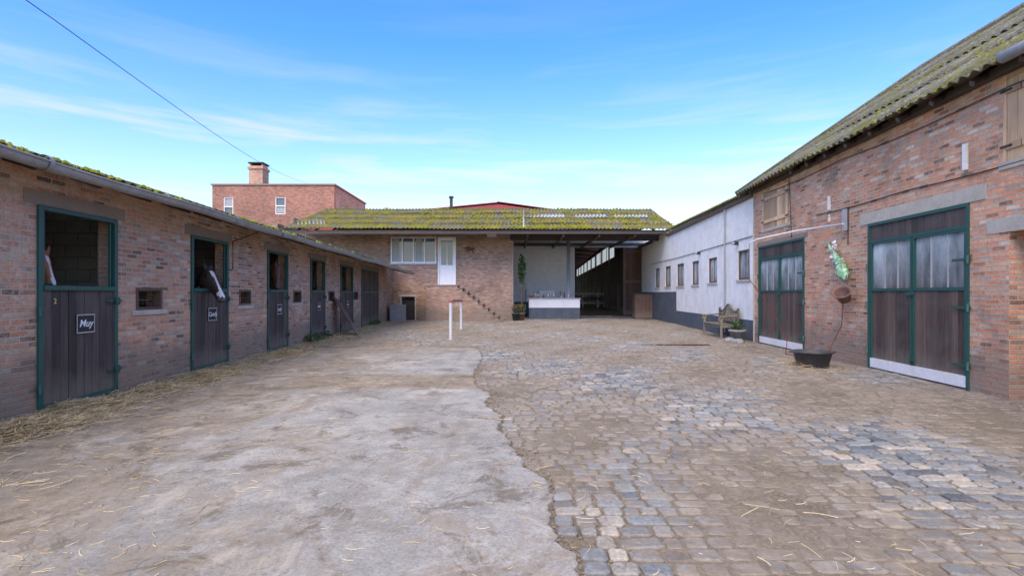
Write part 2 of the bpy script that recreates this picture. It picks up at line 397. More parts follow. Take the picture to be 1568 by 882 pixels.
def text(body,fr,u,v,w,size,parent,name,mat='chalk',shear=0.25):
    cu=bpy.data.curves.new(name,'FONT'); cu.body=body; cu.size=size; cu.align_x='CENTER'; cu.align_y='CENTER'; cu.shear=shear; cu.extrude=.001; cu.offset=.001
    cu.materials.append(M[mat]); o=bpy.data.objects.new(name,cu); sc.collection.objects.link(o)
    p=fr.P(u,v,w); d,n=fr.d,fr.n
    o.matrix_world=Matrix(((d.x,0,n.x,p.x),(d.y,0,n.y,p.y),(0,1,0,p.z),(0,0,0,1))); o.parent=parent
    return o
# ---------------------------------------------------------------- frames
LF=Fr((-5.222,0),(-.0425,1),(1,.0425))
RF=Fr((6.169,0),(.0605,1),(-1,.0605))
def yl(px): return 5.222/((784-px)/800-.0425)*1.0009
def yr(px): return 6.169/((px-784)/800-.0605)*1.0018
# ---------------------------------------------------------------- ground
mb=MB(); mb.face([(-400,-400,-.018),(400,-400,-.018),(400,600,-.018),(-400,600,-.018)],[(0,0)]*4,'ground'); mb.obj('ground')
edge_px=[(893,882),(878,848),(846,830),(844,800),(843,775),(838,732),(802,717),(790,690),(762,655),(768,636),(742,622),(750,602),(728,592),(724,572),(738,548),(732,532)]
edge=[G(*p) for p in edge_px]
edge=[(edge[0][0]+.1,-1.0)]+edge
ex=np.array([e[0] for e in edge]); ey=np.array([e[1] for e in edge])
def xe(y): return float(np.interp(y,ey,ex))
ye=edge[-1][1]
V=[];F=[]
def ej(y): return xe(y)+.016*math.sin(y*9)+.012*math.sin(y*23+1)+.008*math.sin(y*61)
yy=-1.0; prev=None
ys=[]
while yy<ye-.5: ys.append(yy); yy+=.03
ys.append(ye-.5)
for y in ys:
    b=len(V); x=ej(y); V+=[(-6.3,y,.012),(x-.012,y,.012),(x,y,.004),(x+.008,y,-.03)]
    if prev is not None:
        for q in range(3): F.append((prev+q,prev+q+1,b+q+1,b+q))
    prev=b
x1_=ej(ye-.5); xs_=np.linspace(-6.3,x1_,130); prev=None
for x in xs_:
    yt=ye+.22*math.sin(x*1.7)+.04*math.sin(x*11)+.02*math.sin(x*31)-(.35 if x>x1_-.1 else 0)
    b=len(V); V+=[(x,ye-.5,.012),(x,yt,.012),(x,yt+.01,-.03)]
    if prev is not None:
        for q in range(2): F.append((prev+q,b+q,b+q+1,prev+q+1))
    prev=b
me=bpy.data.meshes.new('concrete_slab'); me.from_pydata(V,[],F); me.materials.append(M['slab']); me.update()
o=bpy.data.objects.new('concrete_slab',me); sc.collection.objects.link(o)
# setts
V=[];Fc=[];RN=[]
def sett(cx,cy,a,b,ztop,r,rot):
    base=len(V); ca,sa=math.cos(rot),math.sin(rot)
    k=.28
    ring=[(-1,-1+k*1.2),(-1+k,-1),(1-k,-1),(1,-1+k*1.2),(1,1-k*1.2),(1-k,1),(-1+k,1),(-1,1-k*1.2)]
    tx,ty=U(-.04,.04),U(-.04,.04)
    jit=[(U(-.09,.09),U(-.09,.09)) for _ in ring]
    for (s_,z) in ((1.0,-.04),(.97,ztop-.010),(.80,ztop)):
        for (x,y),(jx,jy) in zip(ring,jit):
            X=(x+jx)*a*s_; Y=(y+jy)*b*s_
            V.append((cx+X*ca-Y*sa,cy+X*sa+Y*ca,z+(X*tx+Y*ty if z>-.035 else 0))); RN.append(r)
    for q in range(2):
        for j in range(8):
            Fc.append((base+q*8+j,base+q*8+(j+1)%8,base+(q+1)*8+(j+1)%8,base+(q+1)*8+j))
    Fc.append(tuple(base+16+j for j in range(8)))
y=1.4; row=0
while y<33.5:
    p=U(.12,.15) if y<16 else U(.15,.19)
    x0=(xe(y+p/2)+.01) if y<ye+.1 else -6.4-.04*(y-14)
    if y>27.6: x0=.1
    x1=6.2+.0605*y
    x=x0+U(0,.03)
    while x<x1:
        w=U(.11,.20) if R()<.85 else U(.18,.30)
        if y>16: w*=1.15
        cx=x+w/2; cy=y+p/2+.04*math.sin(cx*.9+y*.2)+.018*math.sin(cx*3.1+y)
        if not (y<ye+.35 and cx-w/2<xe(min(y,ye))-.01) :
            dip=.009*math.sin(cx*1.3+y*.7)+.007*math.sin(cx*2.9-y*1.9)
            r=min(1,max(0,random.gauss(.48,.30)))
            if R()>.014: sett(cx,cy,w/2-.006,p/2-.006,-.003+dip+U(-.006,.004),r,U(-.05,.05))
        x+=w
    y+=p; row+=1
me=bpy.data.meshes.new('cobblestone_paving'); me.from_pydata(V,[],Fc); me.materials.append(M['sett'])
at=me.attributes.new('rnd','FLOAT','POINT'); at.data.foreach_set('value',RN)
me.update()
o=bpy.data.objects.new('cobblestone_paving',me); sc.collection.objects.link(o)
# ---------------------------------------------------------------- straw
mb=MB()
def strand(x,y,z,L,w,ang,lift):
    dx,dy=math.cos(ang),math.sin(ang); nx,ny=-dy*w/2,dx*w/2; bend=U(-.25,.25)*L; r=R()
    P=[]
    for i in range(4):
        t=i/3; cx=x+dx*L*(t-.5)-dy*bend*4*(t-.5)**2; cy=y+dy*L*(t-.5)+dx*bend*4*(t-.5)**2; cz=z+lift*t
        P.append((cx,cy,cz))
    for i in range(3):
        a,b=P[i],P[i+1]
        mb.face([(a[0]-nx,a[1]-ny,a[2]),(b[0]-nx,b[1]-ny,b[2]),(b[0]+nx,b[1]+ny,b[2]+.002),(a[0]+nx,a[1]+ny,a[2]+.002)],[(0,0)]*4,'straw',r)
for i in range(15000):   # along left wall
    yy=U(3,26)
    d=abs(random.gauss(0,.42))
    c=LF.P(yy,0,.03+d)
    strand(c.x,c.y,.014+U(0,.06)*max(0,1-d*2),U(.05,.2),U(.003,.007),U(0,6.3),U(-.01,.03))
for (px,py,n,sp) in ((100,628,3400,.45),(20,660,3600,.5),(310,578,2600,.4),(430,543,1900,.42),(490,520,1200,.5),(1215,560,350,.4),(220,600,1100,.4)):
    gx,gy=G(px,py)
    for i in range(n):
        a=random.gauss(0,sp*.45); b=random.gauss(0,sp*1.1)
        dd=math.hypot(a,b)
        x=gx+a+.1; y=gy+b
        wx=-5.222-.0425*y
        if px<1000 and x<wx+.02: x=wx+.02+R()*.15
        strand(x,y,.014+U(0,.11)*max(0,1-dd/sp),U(.06,.26),U(.003,.006),U(0,6.3),U(-.02,.05))
for i in range(9000):
    yy=2.3+22*R()**1.4; x=U(-5.5,6.3)
    if R()<.5: x=-5.4+3.6*R()**1.5
    strand(x,yy,.014,U(.02,.11),U(.0018,.0038),U(0,6.3),U(0,.005))
for (px,py,n) in ((1290,850,10),(1180,790,8),(780,710,14),(760,640,20),(520,690,5),(30,740,60),(880,760,8)):
    gx,gy=G(px,py)
    for i in range(n): strand(gx+random.gauss(0,.18),gy+random.gauss(0,.12),.016,U(.06,.24),.003,U(0,6.3),U(0,.012))
mb.obj('straw')
mb=MB()
def clod(x,y,z,s,k):
    q=[(x+U(.5,1)*s*math.cos(a+U(-.3,.3)),y+U(.5,1)*s*math.sin(a+U(-.3,.3)),z) for a in (0,1.57,3.14,4.71)]
    t=(x+U(-.2,.2)*s,y,z+s*U(.3,.8))
    for i in range(4): mb.face([q[i],q[(i+1)%4],t],[(0,0)]*3,k)
for i in range(4500):
    yy=U(1.6,ye); clod(xe(yy)+random.gauss(.02,.07),yy,-.010,U(.004,.02),'ground')
for i in range(4500):
    yy=2.2+20*R()**1.4; clod(U(-5.4,6.5),yy,.008,U(.003,.012),'ground')
mb.obj('dirt_clods')
# ---------------------------------------------------------------- left stables
ST=empty('brick_stable_building')
doors=[(yl(57),yl(177),'Muy'),(yl(292),yl(348),'Candy'),(yl(409),yl(440),'Lady'),(yl(475),yl(497),'Belle'),(yl(521),yl(540),'Luna'),(yl(553),yl(579),'')]
wins=[(yl(208),yl(248)),(yl(366),yl(384)),(yl(449),yl(461)),(yl(503),yl(512)),(yl(541.5),yl(548))]
DT=2.43
holes=[(a,b,0,DT) for a,b,_ in doors]+[(a,b,1.16,1.49) for a,b in wins]
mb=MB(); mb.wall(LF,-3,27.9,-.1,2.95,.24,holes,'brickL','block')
mb.box(LF,-3,27.9,-.1,3.4,-3.6,-3.4,'block')
for i in range(5):
    u=(wins[i][1]+doors[i+1][0])/2 if i<4 else wins[4][1]+.2
    mb.box(LF,u,u+.12,-.1,3.1,-3.4,-.24,'block')
mb.box(LF,27.8,27.95,-.1,2.9,-3.4,-.24,'brickL')
mb.box(LF,3.8,3.95,-.1,2.9,-3.4,-.24,'brickL')
mb.obj('walls',ST)
mb=MB(); mb.box(LF,3,27.8,-.02,.02,-3.4,-.02,'stallfloor'); mb.obj('stall_floor',ST)
mb=MB()
for a,b,_ in doors: mb.box(LF,a-.18,b+.18,DT+.003,DT+.17,-.1,.006,'lintel_dark')
for a,b in wins: mb.box(LF,a-.1,b+.1,1.085,1.157,-.1,.02,'concrete_l')
mb.obj('lintels',ST)
for i,(a,b,nm) in enumerate(doors):
    D=empty('stable_door'); D.parent=ST
    mb=MB(); fw=.055
    mb.box(LF,a-.01,a+fw,.0,DT-.002,-.05,.03,'green'); mb.box(LF,b-fw,b+.01,.0,DT-.002,-.05,.03,'green')
    mb.box(LF,a+fw,b-fw,DT-fw,DT-.003,-.05,.028,'green')
    if i<5:
        mb.box(LF,a+fw,b-fw,1.44,1.50,-.03,.045,'green')
        mb.box(LF,a+fw,b-fw,.03,.10,-.03,.04,'green')
        mb.box(LF,b-fw-.05,b-fw-.025,1.5,DT-fw,-.03,.0,'green')
        mb.box(LF,a+fw+.03,a+fw+.05,1.5,DT-fw,-.03,.0,'green')
        for v in (.36,1.3):
            mb.box(LF,b-.22,b+.05,v-.012,v+.02,.041,.056,'green'); mb.box(LF,b-.03,b+.04,v-.05,v+.05,.031,.0405,'green')
            mb.box(LF,b-.1,b-.06,v-.035,v+.045,.057,.085,'green')
        for v in (.3,1.2): mb.tube([LF.P(a-.015,v-.06,.04),LF.P(a-.015,v+.06,.04)],.018,'green',8)
    else:
        mb.box(LF,a+fw,b-fw,1.44,1.50,-.03,.045,'green'); mb.box(LF,(a+b)/2-.04,(a+b)/2+.04,.03,DT-fw,-.02,.05,'green')
        mb.box(LF,a+fw,b-fw,.03,.10,-.03,.04,'green')
    mb.obj('green_frame',D,bevel=.004)
    mb=MB(); u=a+fw+.004
    while u<b-fw-.02:
        w=min(.118,b-fw-u-.002); mb.box(LF,u,u+w,.10,1.44,-.02,.018+U(-.003,.003),'plank'); 
        if i==5: mb.box(LF,u,u+w,1.5,DT-fw-.002,-.02,.018+U(-.003,.003),'plank')
        u+=w+.007
    mb.obj('planks',D,bevel=.003)
    if nm:
        mb=MB(); c=(a+b)/2+(.02 if i else .05); zc=1.02
        mb.box(LF,c-.15,c+.15,zc-.12,zc+.12,.022,.034,'black')
        for q in ((c-.15,c+.15,zc+.105,zc+.12),(c-.15,c+.15,zc-.12,zc-.105),(c-.15,c-.138,zc-.105,zc+.105),(c+.138,c+.15,zc-.105,zc+.105)): mb.box(LF,*q,.0345,.037,'galv')
        mb.obj('name_board',D)
        text(nm,LF,c,zc+.0,.037,.13 if i==0 else .115,D,'chalk_name')
        if i==0:
            text('2',LF,a+.22,1.31,.024,.09,D,'number','yellow',0)
mb=MB()
for a,b in wins:
    mb.box(LF,a,a+.045,1.16,1.49,-.12,.012,'board'); mb.box(LF,b-.045,b,1.16,1.49,-.12,.012,'board')
    mb.box(LF,a+.045,b-.045,1.445,1.49,-.12,.012,'board'); mb.box(LF,a+.045,b-.045,1.16,1.20,-.12,.012,'board')
    mb.box(LF,a+.06,b-.06,1.30,1.315,-.1,-.085,'rust')
mb.obj('hatch_windows',ST)
def le(Y): return 2.86-.36*(Y-5.2)/20.8
mb=MB()
corr(mb,(-5.06,-3,le(-3)+.02),(-5.02,26.2,le(26.2)),(-8.35,-3,4.06),(-8.35,26.2,3.38),'roofL',rows=3)
corr(mb,(-12,-3,2.8),(-12,26.2,2.3),(-8.35,-3,4.06),(-8.35,26.2,3.38),'roofL',rows=3)
mb.obj('roof',ST,solid=.008)
mb=MB()
for u in np.arange(-2.5,26,.9):
    z=le(u)-.09
    mb.tube([Vector((-5.1,u,z)),Vector((-8.3,u,z+1.02))],.045,'timber',4)
mb.obj('rafters',ST)
mb=MB()
for seg in range(15):
    y0=-2+seg*1.9; y1=y0+1.9
    def fn(s,t,y0=y0,y1=y1):
        th=math.pi*(1+s*1.0); Y=y0+(y1-y0)*t+(0.02 if t==1 else 0); r=.075+(.004 if t==0 else 0)
        return Vector((-5.0+.01*math.sin(Y)+r*math.cos(th),Y,le(Y)-.045+.012*math.sin(Y*1.7)+r*1.1*math.sin(th))),(s,t)
    mb.grid(fn,10,3,'zinc')
    if y1<26.3:
        mb.tube([(-5.0,y0-.03,le(y0)-.05),(-5.0,y0+.03,le(y0)-.05)],.083,'zinc',16,cap=False)
mb.tube([(-4.922+.01*math.sin(Y),Y,le(Y)-.04+.012*math.sin(Y*1.7)) for Y in np.arange(-2,26.4,.5)],.013,'zinc',6)
u=yl(352); p=LF.P(u,0,.06)
mb.tube([(-5.02,p.y,le(p.y)-.1),(p.x,p.y,2.45),(p.x,p.y,1.9)],.012,'rust',6)
mb.obj('gutter',ST)
def moss(mb,x,y,z,s,hk=1):
    n=6; base=[]
    for i in range(n):
        a=i*math.pi*2/n+U(-.3,.3); base.append((x+s*math.cos(a)*U(.6,1.2),y+s*math.sin(a)*U(.6,1.2),z-.01))
    mid=[(x+(b[0]-x)*.6,y+(b[1]-y)*.6,z+s*U(.3,.6)*hk) for b in base]; t=(x,y,z+s*U(.5,.8)*hk)
    for i in range(n):
        j=(i+1)%n; mb.face([base[i],base[j],mid[j],mid[i]],[(0,0)]*4,'moss'); mb.face([mid[i],mid[j],t],[(0,0)]*3,'moss')
mb=MB()
for i in range(6500):
    Y=U(4.2,16); t=R()**.6
    if math.sin(Y*2.1)+math.sin(Y*.9+2)+U(-.6,.6)<-.1: continue
    x=-5.1-3.25*t; z=le(Y)+.02+(3.98-.023*Y-le(Y))*t
    moss(mb,x,Y,z,U(.015,.075))
for i in range(2600):
    if R()<.5:
        Y=U(6,16); 
        if math.sin(Y*2.6)+math.sin(Y*1.1)+U(-.5,.5)<.2: continue
        moss(mb,-8.35+U(-.15,.15),Y,4.06-.0233*(Y+3)+.02,U(.03,.09),1.5)
    else:
        Y=U(4,15)
        if math.sin(Y*3.3+1)+math.sin(Y*1.3)+U(-.7,.7)<.2: continue
        moss(mb,-5.02-U(0,.2),Y,le(Y)+.02,U(.015,.05),1.3)
mb.obj('roof_moss',ST)
# ---------------------------------------------------------------- back building
BB=empty('brick_back_building'); YB=28.0
BF=Fr((0,YB),(1,0),(0,-1))
k=YB/FP
def bx(px): return (px-784)*k
def bz(py): return H+(450-py)*k
wx0,wx1,wz0,wz1=bx(598),bx(668),bz(403),bz(363)
dx0,dx1,dz0=bx(670.5),bx(698),bz(436)
mb=MB()
mb.wall(BF,-13,.05,-.1,4.75,.3,[(wx0,wx1,wz0,wz1),(dx0,dx1,dz0,wz1+.01),(bx(613),bx(637),0,1.25)],'brickB')
mb.box(BF,-.25,.05,-.1,5.2,-6,-.3,'brickB'); mb.box(BF,-13,-12.7,-.1,5.2,-6,-.3,'brickB')
mb.box(BF,-12.7,-.25,-.1,5.2,-6,-5.8,'brickB')
mb.obj('walls',BB)
mb=MB()
n=4
mb.box(BF,wx0,wx1,wz0,wz0+.07,-.14,-.02,'white'); mb.box(BF,wx0,wx1,wz1-.07,wz1,-.14,-.02,'white')
for i in range(n+1):
    u=wx0+(wx1-wx0-.07)*i/n; mb.box(BF,u,u+.07,wz0+.07,wz1-.07,-.14,-.02+ (0.002 if i%2 else 0),'white')
mb.box(BF,wx0+.07,wx1-.07,wz0+.07,wz1-.07,-.12,-.10,'glass')
mb.box(BF,wx0-.06,wx1+.03,wz0-.08,wz0-.003,-.05,.05,'concrete_l')
for i in (0,1): 
    u=wx0+(wx1-wx0)*i/2; mb.box(BF,u+.12,u+.45,wz0+.09,wz1-.09,-.0985,-.095,'curtain')
mb.obj('window',BB)
mb=MB()
mb.box(BF,dx0,dx0+.07,dz0,wz1,-.12,0.02,'white'); mb.box(BF,dx1-.07,dx1,dz0,wz1,-.12,0.02,'white'); mb.box(BF,dx0+.07,dx1-.07,wz1-.08,wz1,-.12,.02,'white')
mb.box(BF,dx0+.07,dx1-.07,dz0,dz0+1.05,-.1,-.05,'white')
mb.box(BF,dx0+.07,dx0+.17,dz0+1.05,wz1-.08,-.1,-.05,'white'); mb.box(BF,dx1-.17,dx1-.07,dz0+1.05,wz1-.08,-.1,-.05,'white')
mb.box(BF,dx0+.17,dx1-.17,wz1-.2,wz1-.08,-.1,-.05,'white'); mb.box(BF,(dx0+dx1)/2-.02,(dx0+dx1)/2+.02,dz0+1.05,wz1-.2,-.09,-.052,'white')
mb.box(BF,dx0+.17,dx1-.17,dz0+1.05,wz1-.2,-.085,-.075,'glass')
mb.obj('door',BB)
mb=MB(); Fs=Fr((0,YB),(1,0),(0,-1)); zl=dz0-.03; xs=bx(703); xend=bx(771)
mb.box(Fs,bx(657),xs,-.1,zl-.06,.003,1.0,'brickB'); mb.box(Fs,bx(655.5),xs+.03,zl-.06,zl,.003,1.03,'lintel_dark')
n=9
for i in range(n):
    u0=xs+(xend-xs)*i/n; u1=xs+(xend-xs)*(i+1)/n; z=zl*(n-i-1+.35)/n
    mb.box(Fs,u0+.0005,u1,-.1,z-.05,.003,1.0,'brickB',.5); mb.box(Fs,u0-.0,u1+.03,z-.05,z,.003,1.03,'lintel_dark')
mb.obj('brick_stairs',BB)
mb=MB()
mb.box(BF,bx(613),bx(613)+.06,0,1.25,-.2,.01,'concrete_l'); mb.box(BF,bx(637)-.06,bx(637),0,1.25,-.2,.01,'concrete_l'); mb.box(BF,bx(613)+.06,bx(637)-.06,0,1.2,-.22,-.18,'dark'); mb.box(BF,bx(613)-.05,bx(637)+.05,1.253,1.36,-.1,.02,'concrete_l')
mb.obj('low_hatch',BB)
mb=MB(); mb.box(BF,bx(746),bx(760),bz(363),bz(356),.0,.15,'white'); mb.tube([BF.P(bx(753),bz(356),.05),BF.P(bx(753),4.7,.05)],.015,'galv',6); mb.obj('floodlight',BB)
mb=MB()
hx,hz=bx(719),bz(383)
sil=[(-.3,.05),(-.26,.14),(-.16,.15),(-.1,.22),(-.02,.17),(.1,.13),(.26,.12),(.32,.0),(.28,-.02),(.24,.06),(.2,-.05),(.26,-.18),(.22,-.19),(.14,-.06),(0,-.04),(-.06,-.17),(-.1,-.16),(-.08,-.03),(-.18,-.08),(-.26,-.13),(-.27,-.1),(-.17,.0),(-.2,.06)]
mb.face([BF.P(hx+a,hz+b,.03) for a,b in sil],[(0,0)]*len(sil),'rust')
o=mb.obj('horse_silhouette_ornament',BB,solid=.01)
PF=Fr((0,33.2),(1,0),(0,-1))
opx0,opx1=(880-784)*33.2/800,8.19
mb=MB()
mb.wall(PF,.08,8.6,-.1,5.2,.25,[(opx0,opx1,0,4.4)],'white_in')
mb.obj('porch_back_wall',BB)
mb=MB(); mb.box(PF,.08,opx0,0.0,.9,.003,.02,'band'); 
mb.box(BF,.051,.075,0,4.6,-5,-.302,'white_in'); mb.obj('porch_dado',BB)
yE,zE=26.0,Zp(351,26.0); yRr,zR=30.5,Zp(320,30.5)
xl=Xp(432,yE); xr=Xp(1040,yE); xlr=Xp(500,yRr); xrr=Xp(998,yRr)
mb=MB(); corr(mb,(xl,yE,zE+.05),(xr,yE,zE-.02),(xlr,yRr,zR),(xrr,yRr,zR),'roofB',rows=4,wl=.2,amp=.03)
corr(mb,(xl,35.2,4.9),(xr,35.2,4.9),(xlr,yRr,zR),(xrr,yRr,zR),'roofB',rows=4,wl=.2,amp=.03)
mb.obj('roof',BB,solid=.01)
mb=MB()
def onroof(px,py):
    t=((py-351)/(320-351)); 
    for _ in range(8):
        Y=yE+(yRr-yE)*t; zz=zE+(zR-zE)*t; pyy=450-(zz-H)/Y*800; t+=(pyy-py)/31.0
    Y=yE+(yRr-yE)*t; return Vector((Xp(px,Y),Y,zE+(zR-zE)*t+.02))
for (a,b,c,d) in ((812,865,334,329),(880,930,334,329),(940,992,334,329.5),(455,498,345,338),(800,805,350,322)):
    A=onroof(a,c);B=onroof(b,c);C=onroof(b-2,d);D=onroof(a+1,d)
    corr(mb,A,B,D,C,'rooflight',wl=.2,amp=.03,rows=1)
mb.obj('rooflights',BB,solid=.006)
mb=MB()
mb.box(W0,xl+.15,xr-.1,zE-.22,zE-.03,-yE-.2,-yE-.12,'timber')
mb.box(W0,-.1,8.2,4.25,4.6,-28.2,-27.95,'timber')
for x in np.arange(xl+.6,xr-.3,.9):
    mb.tube([(x,yE+.15,zE-.1),(x*.985,yRr,zR-.14)],.06,'timber',4); mb.tube([(x*.985,yRr,zR-.14),(x,35,4.8)],.06,'timber',4)
for x in np.arange(.8,8.3,1.8): mb.box(Fr((x,26.3),(0,1),(1,0)),0,7,4.28,4.42,-.05,.05,'timber')
mb.box(W0,.1,8.3,4.42,4.6,-33.1,-32.95,'timber')
mb.obj('roof_timbers',BB)
mb=MB(); 
for i in range(3200):
    t=R()*.12 if R()<.4 else R(); s=R(); x=xl+(xr-xl)*s; X2=xlr+(xrr-xlr)*s
    if math.sin(x*2.3)+math.sin(x*.7+t*5)+U(-.8,.8)<.1: continue
    moss(mb,x+(X2-x)*t,yE+(yRr-yE)*t,zE+(zR-zE)*t+.04,U(.02,.08))
mb.obj('roof_moss',BB)
mb=MB(); P0=Vector((Xp(691,30.5),30.5,0))
mb.tube([P0+Vector((0,0,6)),P0+Vector((0,0,Zp(305,30.5)))],.09,'dark',10); mb.tube([P0+Vector((0,0,Zp(304,30.5))),P0+Vector((0,0,Zp(301,30.5)))],.14,'dark',10)
mb.obj('flue_pipe',BB)
# arena hall behind
AR=empty('riding_arena_hall')
AF=Fr((6.2,0),(.0605,1),(-1,.0605))
wz=[]
Yq=46.0
while Yq<98: wz.append((Yq,Yq+5.6,4.65,5.95)); Yq+=5.8
mb=MB(); mb.wall(AF,33.5,104,-.1,6.3,.06,wz,'inwood','dark')
mb.wall(Fr((-14,0),(0,1),(1,0)),33.5,104,-.1,6.3,.2,[(y_,y_+4.3,3.6,5.6) for y_ in np.arange(35,100,5.0)],'brickB','brickB')
mb.wall(Fr((0,103.5),(1,0),(0,-1)),-14,13,-.1,8,.2,[(-2,10,1.6,5.4)],'white_in')  # unseen end opening, made large to bring daylight into the hall
mb.obj('walls',AR)
mb=MB()
for a,b,c,d in wz: mb.face([AF.P(a,c,-.03),AF.P(b,c,-.03),AF.P(b,d,-.03),AF.P(a,d,-.03)],[(0,0)]*4,'sheet')
mb.obj('translucent_strip',AR)
mb=MB(); mb.box(AF,33.6,103,0,2.2,.002,.03,'board'); mb.obj('kick_boards',AR)
mb=MB()
for y0 in np.arange(42,100,6.0):
    p=AF.P(y0,0,.2)
    mb.box(W0,-13.8,p.x,6.05,6.25,-y0-.12,-y0,'timber_in')
    mb.tube([(p.x,y0,6.2),(-1,y0,7.4),(-14,y0,6.2)],.1,'timber_in',4)
    mb.tube([(p.x,p.y,0),(p.x,p.y,6.2)],.08,'timber_in',6)
mb.obj('trusses',AR)
mb=MB()
rx=lambda Y:6.2+.0605*Y+.15
mb.face([(rx(35.4),35.4,6.32),(-1,35.4,7.62),(-1,105,7.62),(rx(105),105,6.32)],[(0,0),(1,0),(1,1),(0,1)],'redroof')
mb.face([(-15,35.4,6.25),(-1,35.4,7.62),(-1,105,7.62),(-15,105,6.25)],[(0,0),(1,0),(1,1),(0,1)],'redroof')
mb.obj('roof',AR,solid=.05)
mb=MB(); mb.face([(-14.5,35.5,5),(8.3,35.5,5),(8.3,35.5,6.3),(-1,35.5,7.5),(-14.5,35.5,6.2)],[(0,0)]*5,'redroof'); mb.obj('gable_sheet',AR)
mb=MB(); mb.face([(-14,33.5,-.004),(12.5,33.5,-.004),(12.5,104,-.004),(-14,104,-.004)],[(0,0)]*4,'ground'); mb.obj('sand_floor',AR)
mb=MB()
for z in (.5,.95,1.4): mb.box(W0,1,9.1,z-.08,z+.08,-52.05,-52,'white' if z!=.95 else 'band')
for x in np.arange(1,9.2,1.5): mb.box(W0,x,x+.12,0,1.5,-52.2,-52.06,'white')
mb.obj('arena_fence')
mb=MB(); Fd=Fr((0,32.9),(1,0),(0,-1)); x=Xp(954,32.9)
while x<Xp(986,32.9): mb.box(Fd,x,x+.18,.1,4.3,0,.04,'board'); x+=.187
mb.box(Fd,Xp(954,32.9),Xp(986,32.9),2.1,2.25,.041,.07,'board'); mb.box(Fd,opx0-.3,Xp(990,32.9),4.31,4.4,0,.06,'galv')
for z in (.25,4.0): mb.box(Fd,Xp(954,32.9),Xp(986,32.9),z,z+.14,.041,.07,'board')
mb.obj('sliding_barn_door')
mb=MB(); Fd=Fr((0,29.6),(1,0),(0,-1)); a,b=Xp(972,29.6),Xp(999,29.6)
mb.box(Fd,a,b,.02,1.35,-.7,0,'board'); mb.box(Fd,a-.04,b+.04,1.36,1.42,-.74,.04,'board')
for x in (a,(a+b)/2-.04,b-.08): mb.box(Fd,x,x+.08,.02,1.35,.002,.03,'board')
mb.obj('wooden_feed_bin')
mb=MB(); Fd=Fr((0,29.5),(1,0),(0,-1)); a,b=Xp(810,29.5),Xp(888,29.5)
mb.box(Fd,a,b,-.02,.62,-.8,0,'band'); mb.box(Fd,a,b,.621,1.1,-.8,.004,'white'); mb.box(Fd,a-.05,b+.05,1.101,1.16,-.85,.05,'concrete_l')
mb.obj('brick_counter')
mb=MB()
for i in range(9):
    x=U(a+.1,b-.1); hh=U(.15,.35); M4=Matrix.Translation((x,29.7+U(0,.4),1.16)); c=random.choice(['white','band','redcap','galv'])
    mb.lathe([(0,0),(.05,0),(.055,hh*.65),(.02,hh*.8),(.02,hh),(0,hh)],M4,c,10)
mb.obj('bottles')
mb=MB(); x=Xp(871,29.6); mb.tube([(x,29.8,1.165),(x,29.8,4.7)],.1,'galv',12); mb.tube([(x,29.8,4.0),(x,29.8,4.06)],.12,'galv',12); mb.tube([(x,29.8,2.5),(x,29.8,2.55)],.12,'galv',12); mb.obj('stove_pipe')
mb=MB(); mb.box(PF,Xp(808,33),Xp(862,33),3.25,3.42,.02,.14,'white'); mb.obj('strip_lamp')
mb=MB()
mb.box(PF,Xp(806,33),Xp(818,33),1.3,2.2,.03,.3,'white'); mb.box(PF,Xp(825,33),Xp(850,33),1.0,1.6,.03,.5,'galv'); mb.obj('wall_cabinet')
mb=MB()
for (px,l,c) in ((803,1.7,'board'),(856,1.6,'shutter'),(862,1.5,'board')):
    x=Xp(px,32.8); mb.tube([(x,32.6,.02),(x+.12,33.1,l)],.02,c,6); mb.box(W0,x-.15,x+.15,.0,.25,-32.62,-32.58,'dark')
mb.obj('yard_brooms')
def leaves(mb,c,rad,n,s,k='leaf'):
    for i in range(n):
        a=U(0,6.3); b=math.acos(U(-1,1)); r=R()**.5
        p=Vector((c[0]+rad[0]*r*math.sin(b)*math.cos(a),c[1]+rad[1]*r*math.sin(b)*math.sin(a),c[2]+rad[2]*r*math.cos(b)))
        d=Vector((U(-1,1),U(-1,1),U(-1,1))).normalized(); e=d.cross(Vector((U(-1,1),U(-1,1),U(-1,1)))).normalized()
        q=s*U(.6,1.3); mb.face([p-d*q,p+e*q*.5,p+d*q,p-e*q*.5],[(0,0)]*4,k,R())
mb=MB()
leaves(mb,(Xp(799,28.6),28.6,2.7),(.22,.2,.9),400,.09); mb.tube([(Xp(798,28.6),28.6,0),(Xp(800,28.6),28.6,2.8)],.03,'board',6)
mb.obj('climbing_plant')
mb=MB()
for (px,rr) in ((790,.22),(799,.18)):
    x=Xp(px,27.6); mb.lathe([(0,0),(rr*.7,0),(rr,.35),(rr*1.08,.35),(rr*1.08,.4),(rr*.9,.4),(0,.33)],Matrix.Translation((x,27.5,0)),'terracotta' if px==799 else 'rubber',16)
    leaves(mb,(x,27.5,.62),(.26,.2,.3),160,.06); leaves(mb,(x,27.4,.7),(.2,.2,.2),30,.04,'redcap')
mb.obj('potted_flowers')
mb=MB(); Ft=Fr((0,26.4),(1,0),(0,-1)); a,b=Xp(597,26.4),Xp(617,26.4)
for q in ((a,b,0,.85,-.08,0),(a,b,0,.85,-.8,-.72),(a,a+.08,0,.85,-.72,-.08),(b-.08,b,0,.85,-.72,-.08),(a+.08,b-.08,0,.5,-.72,-.08)): mb.box(Ft,*q,'stone')
mb.obj('concrete_trough')
mb=MB()
x1,y1=G(690,521); x2,y2=G(706,505)
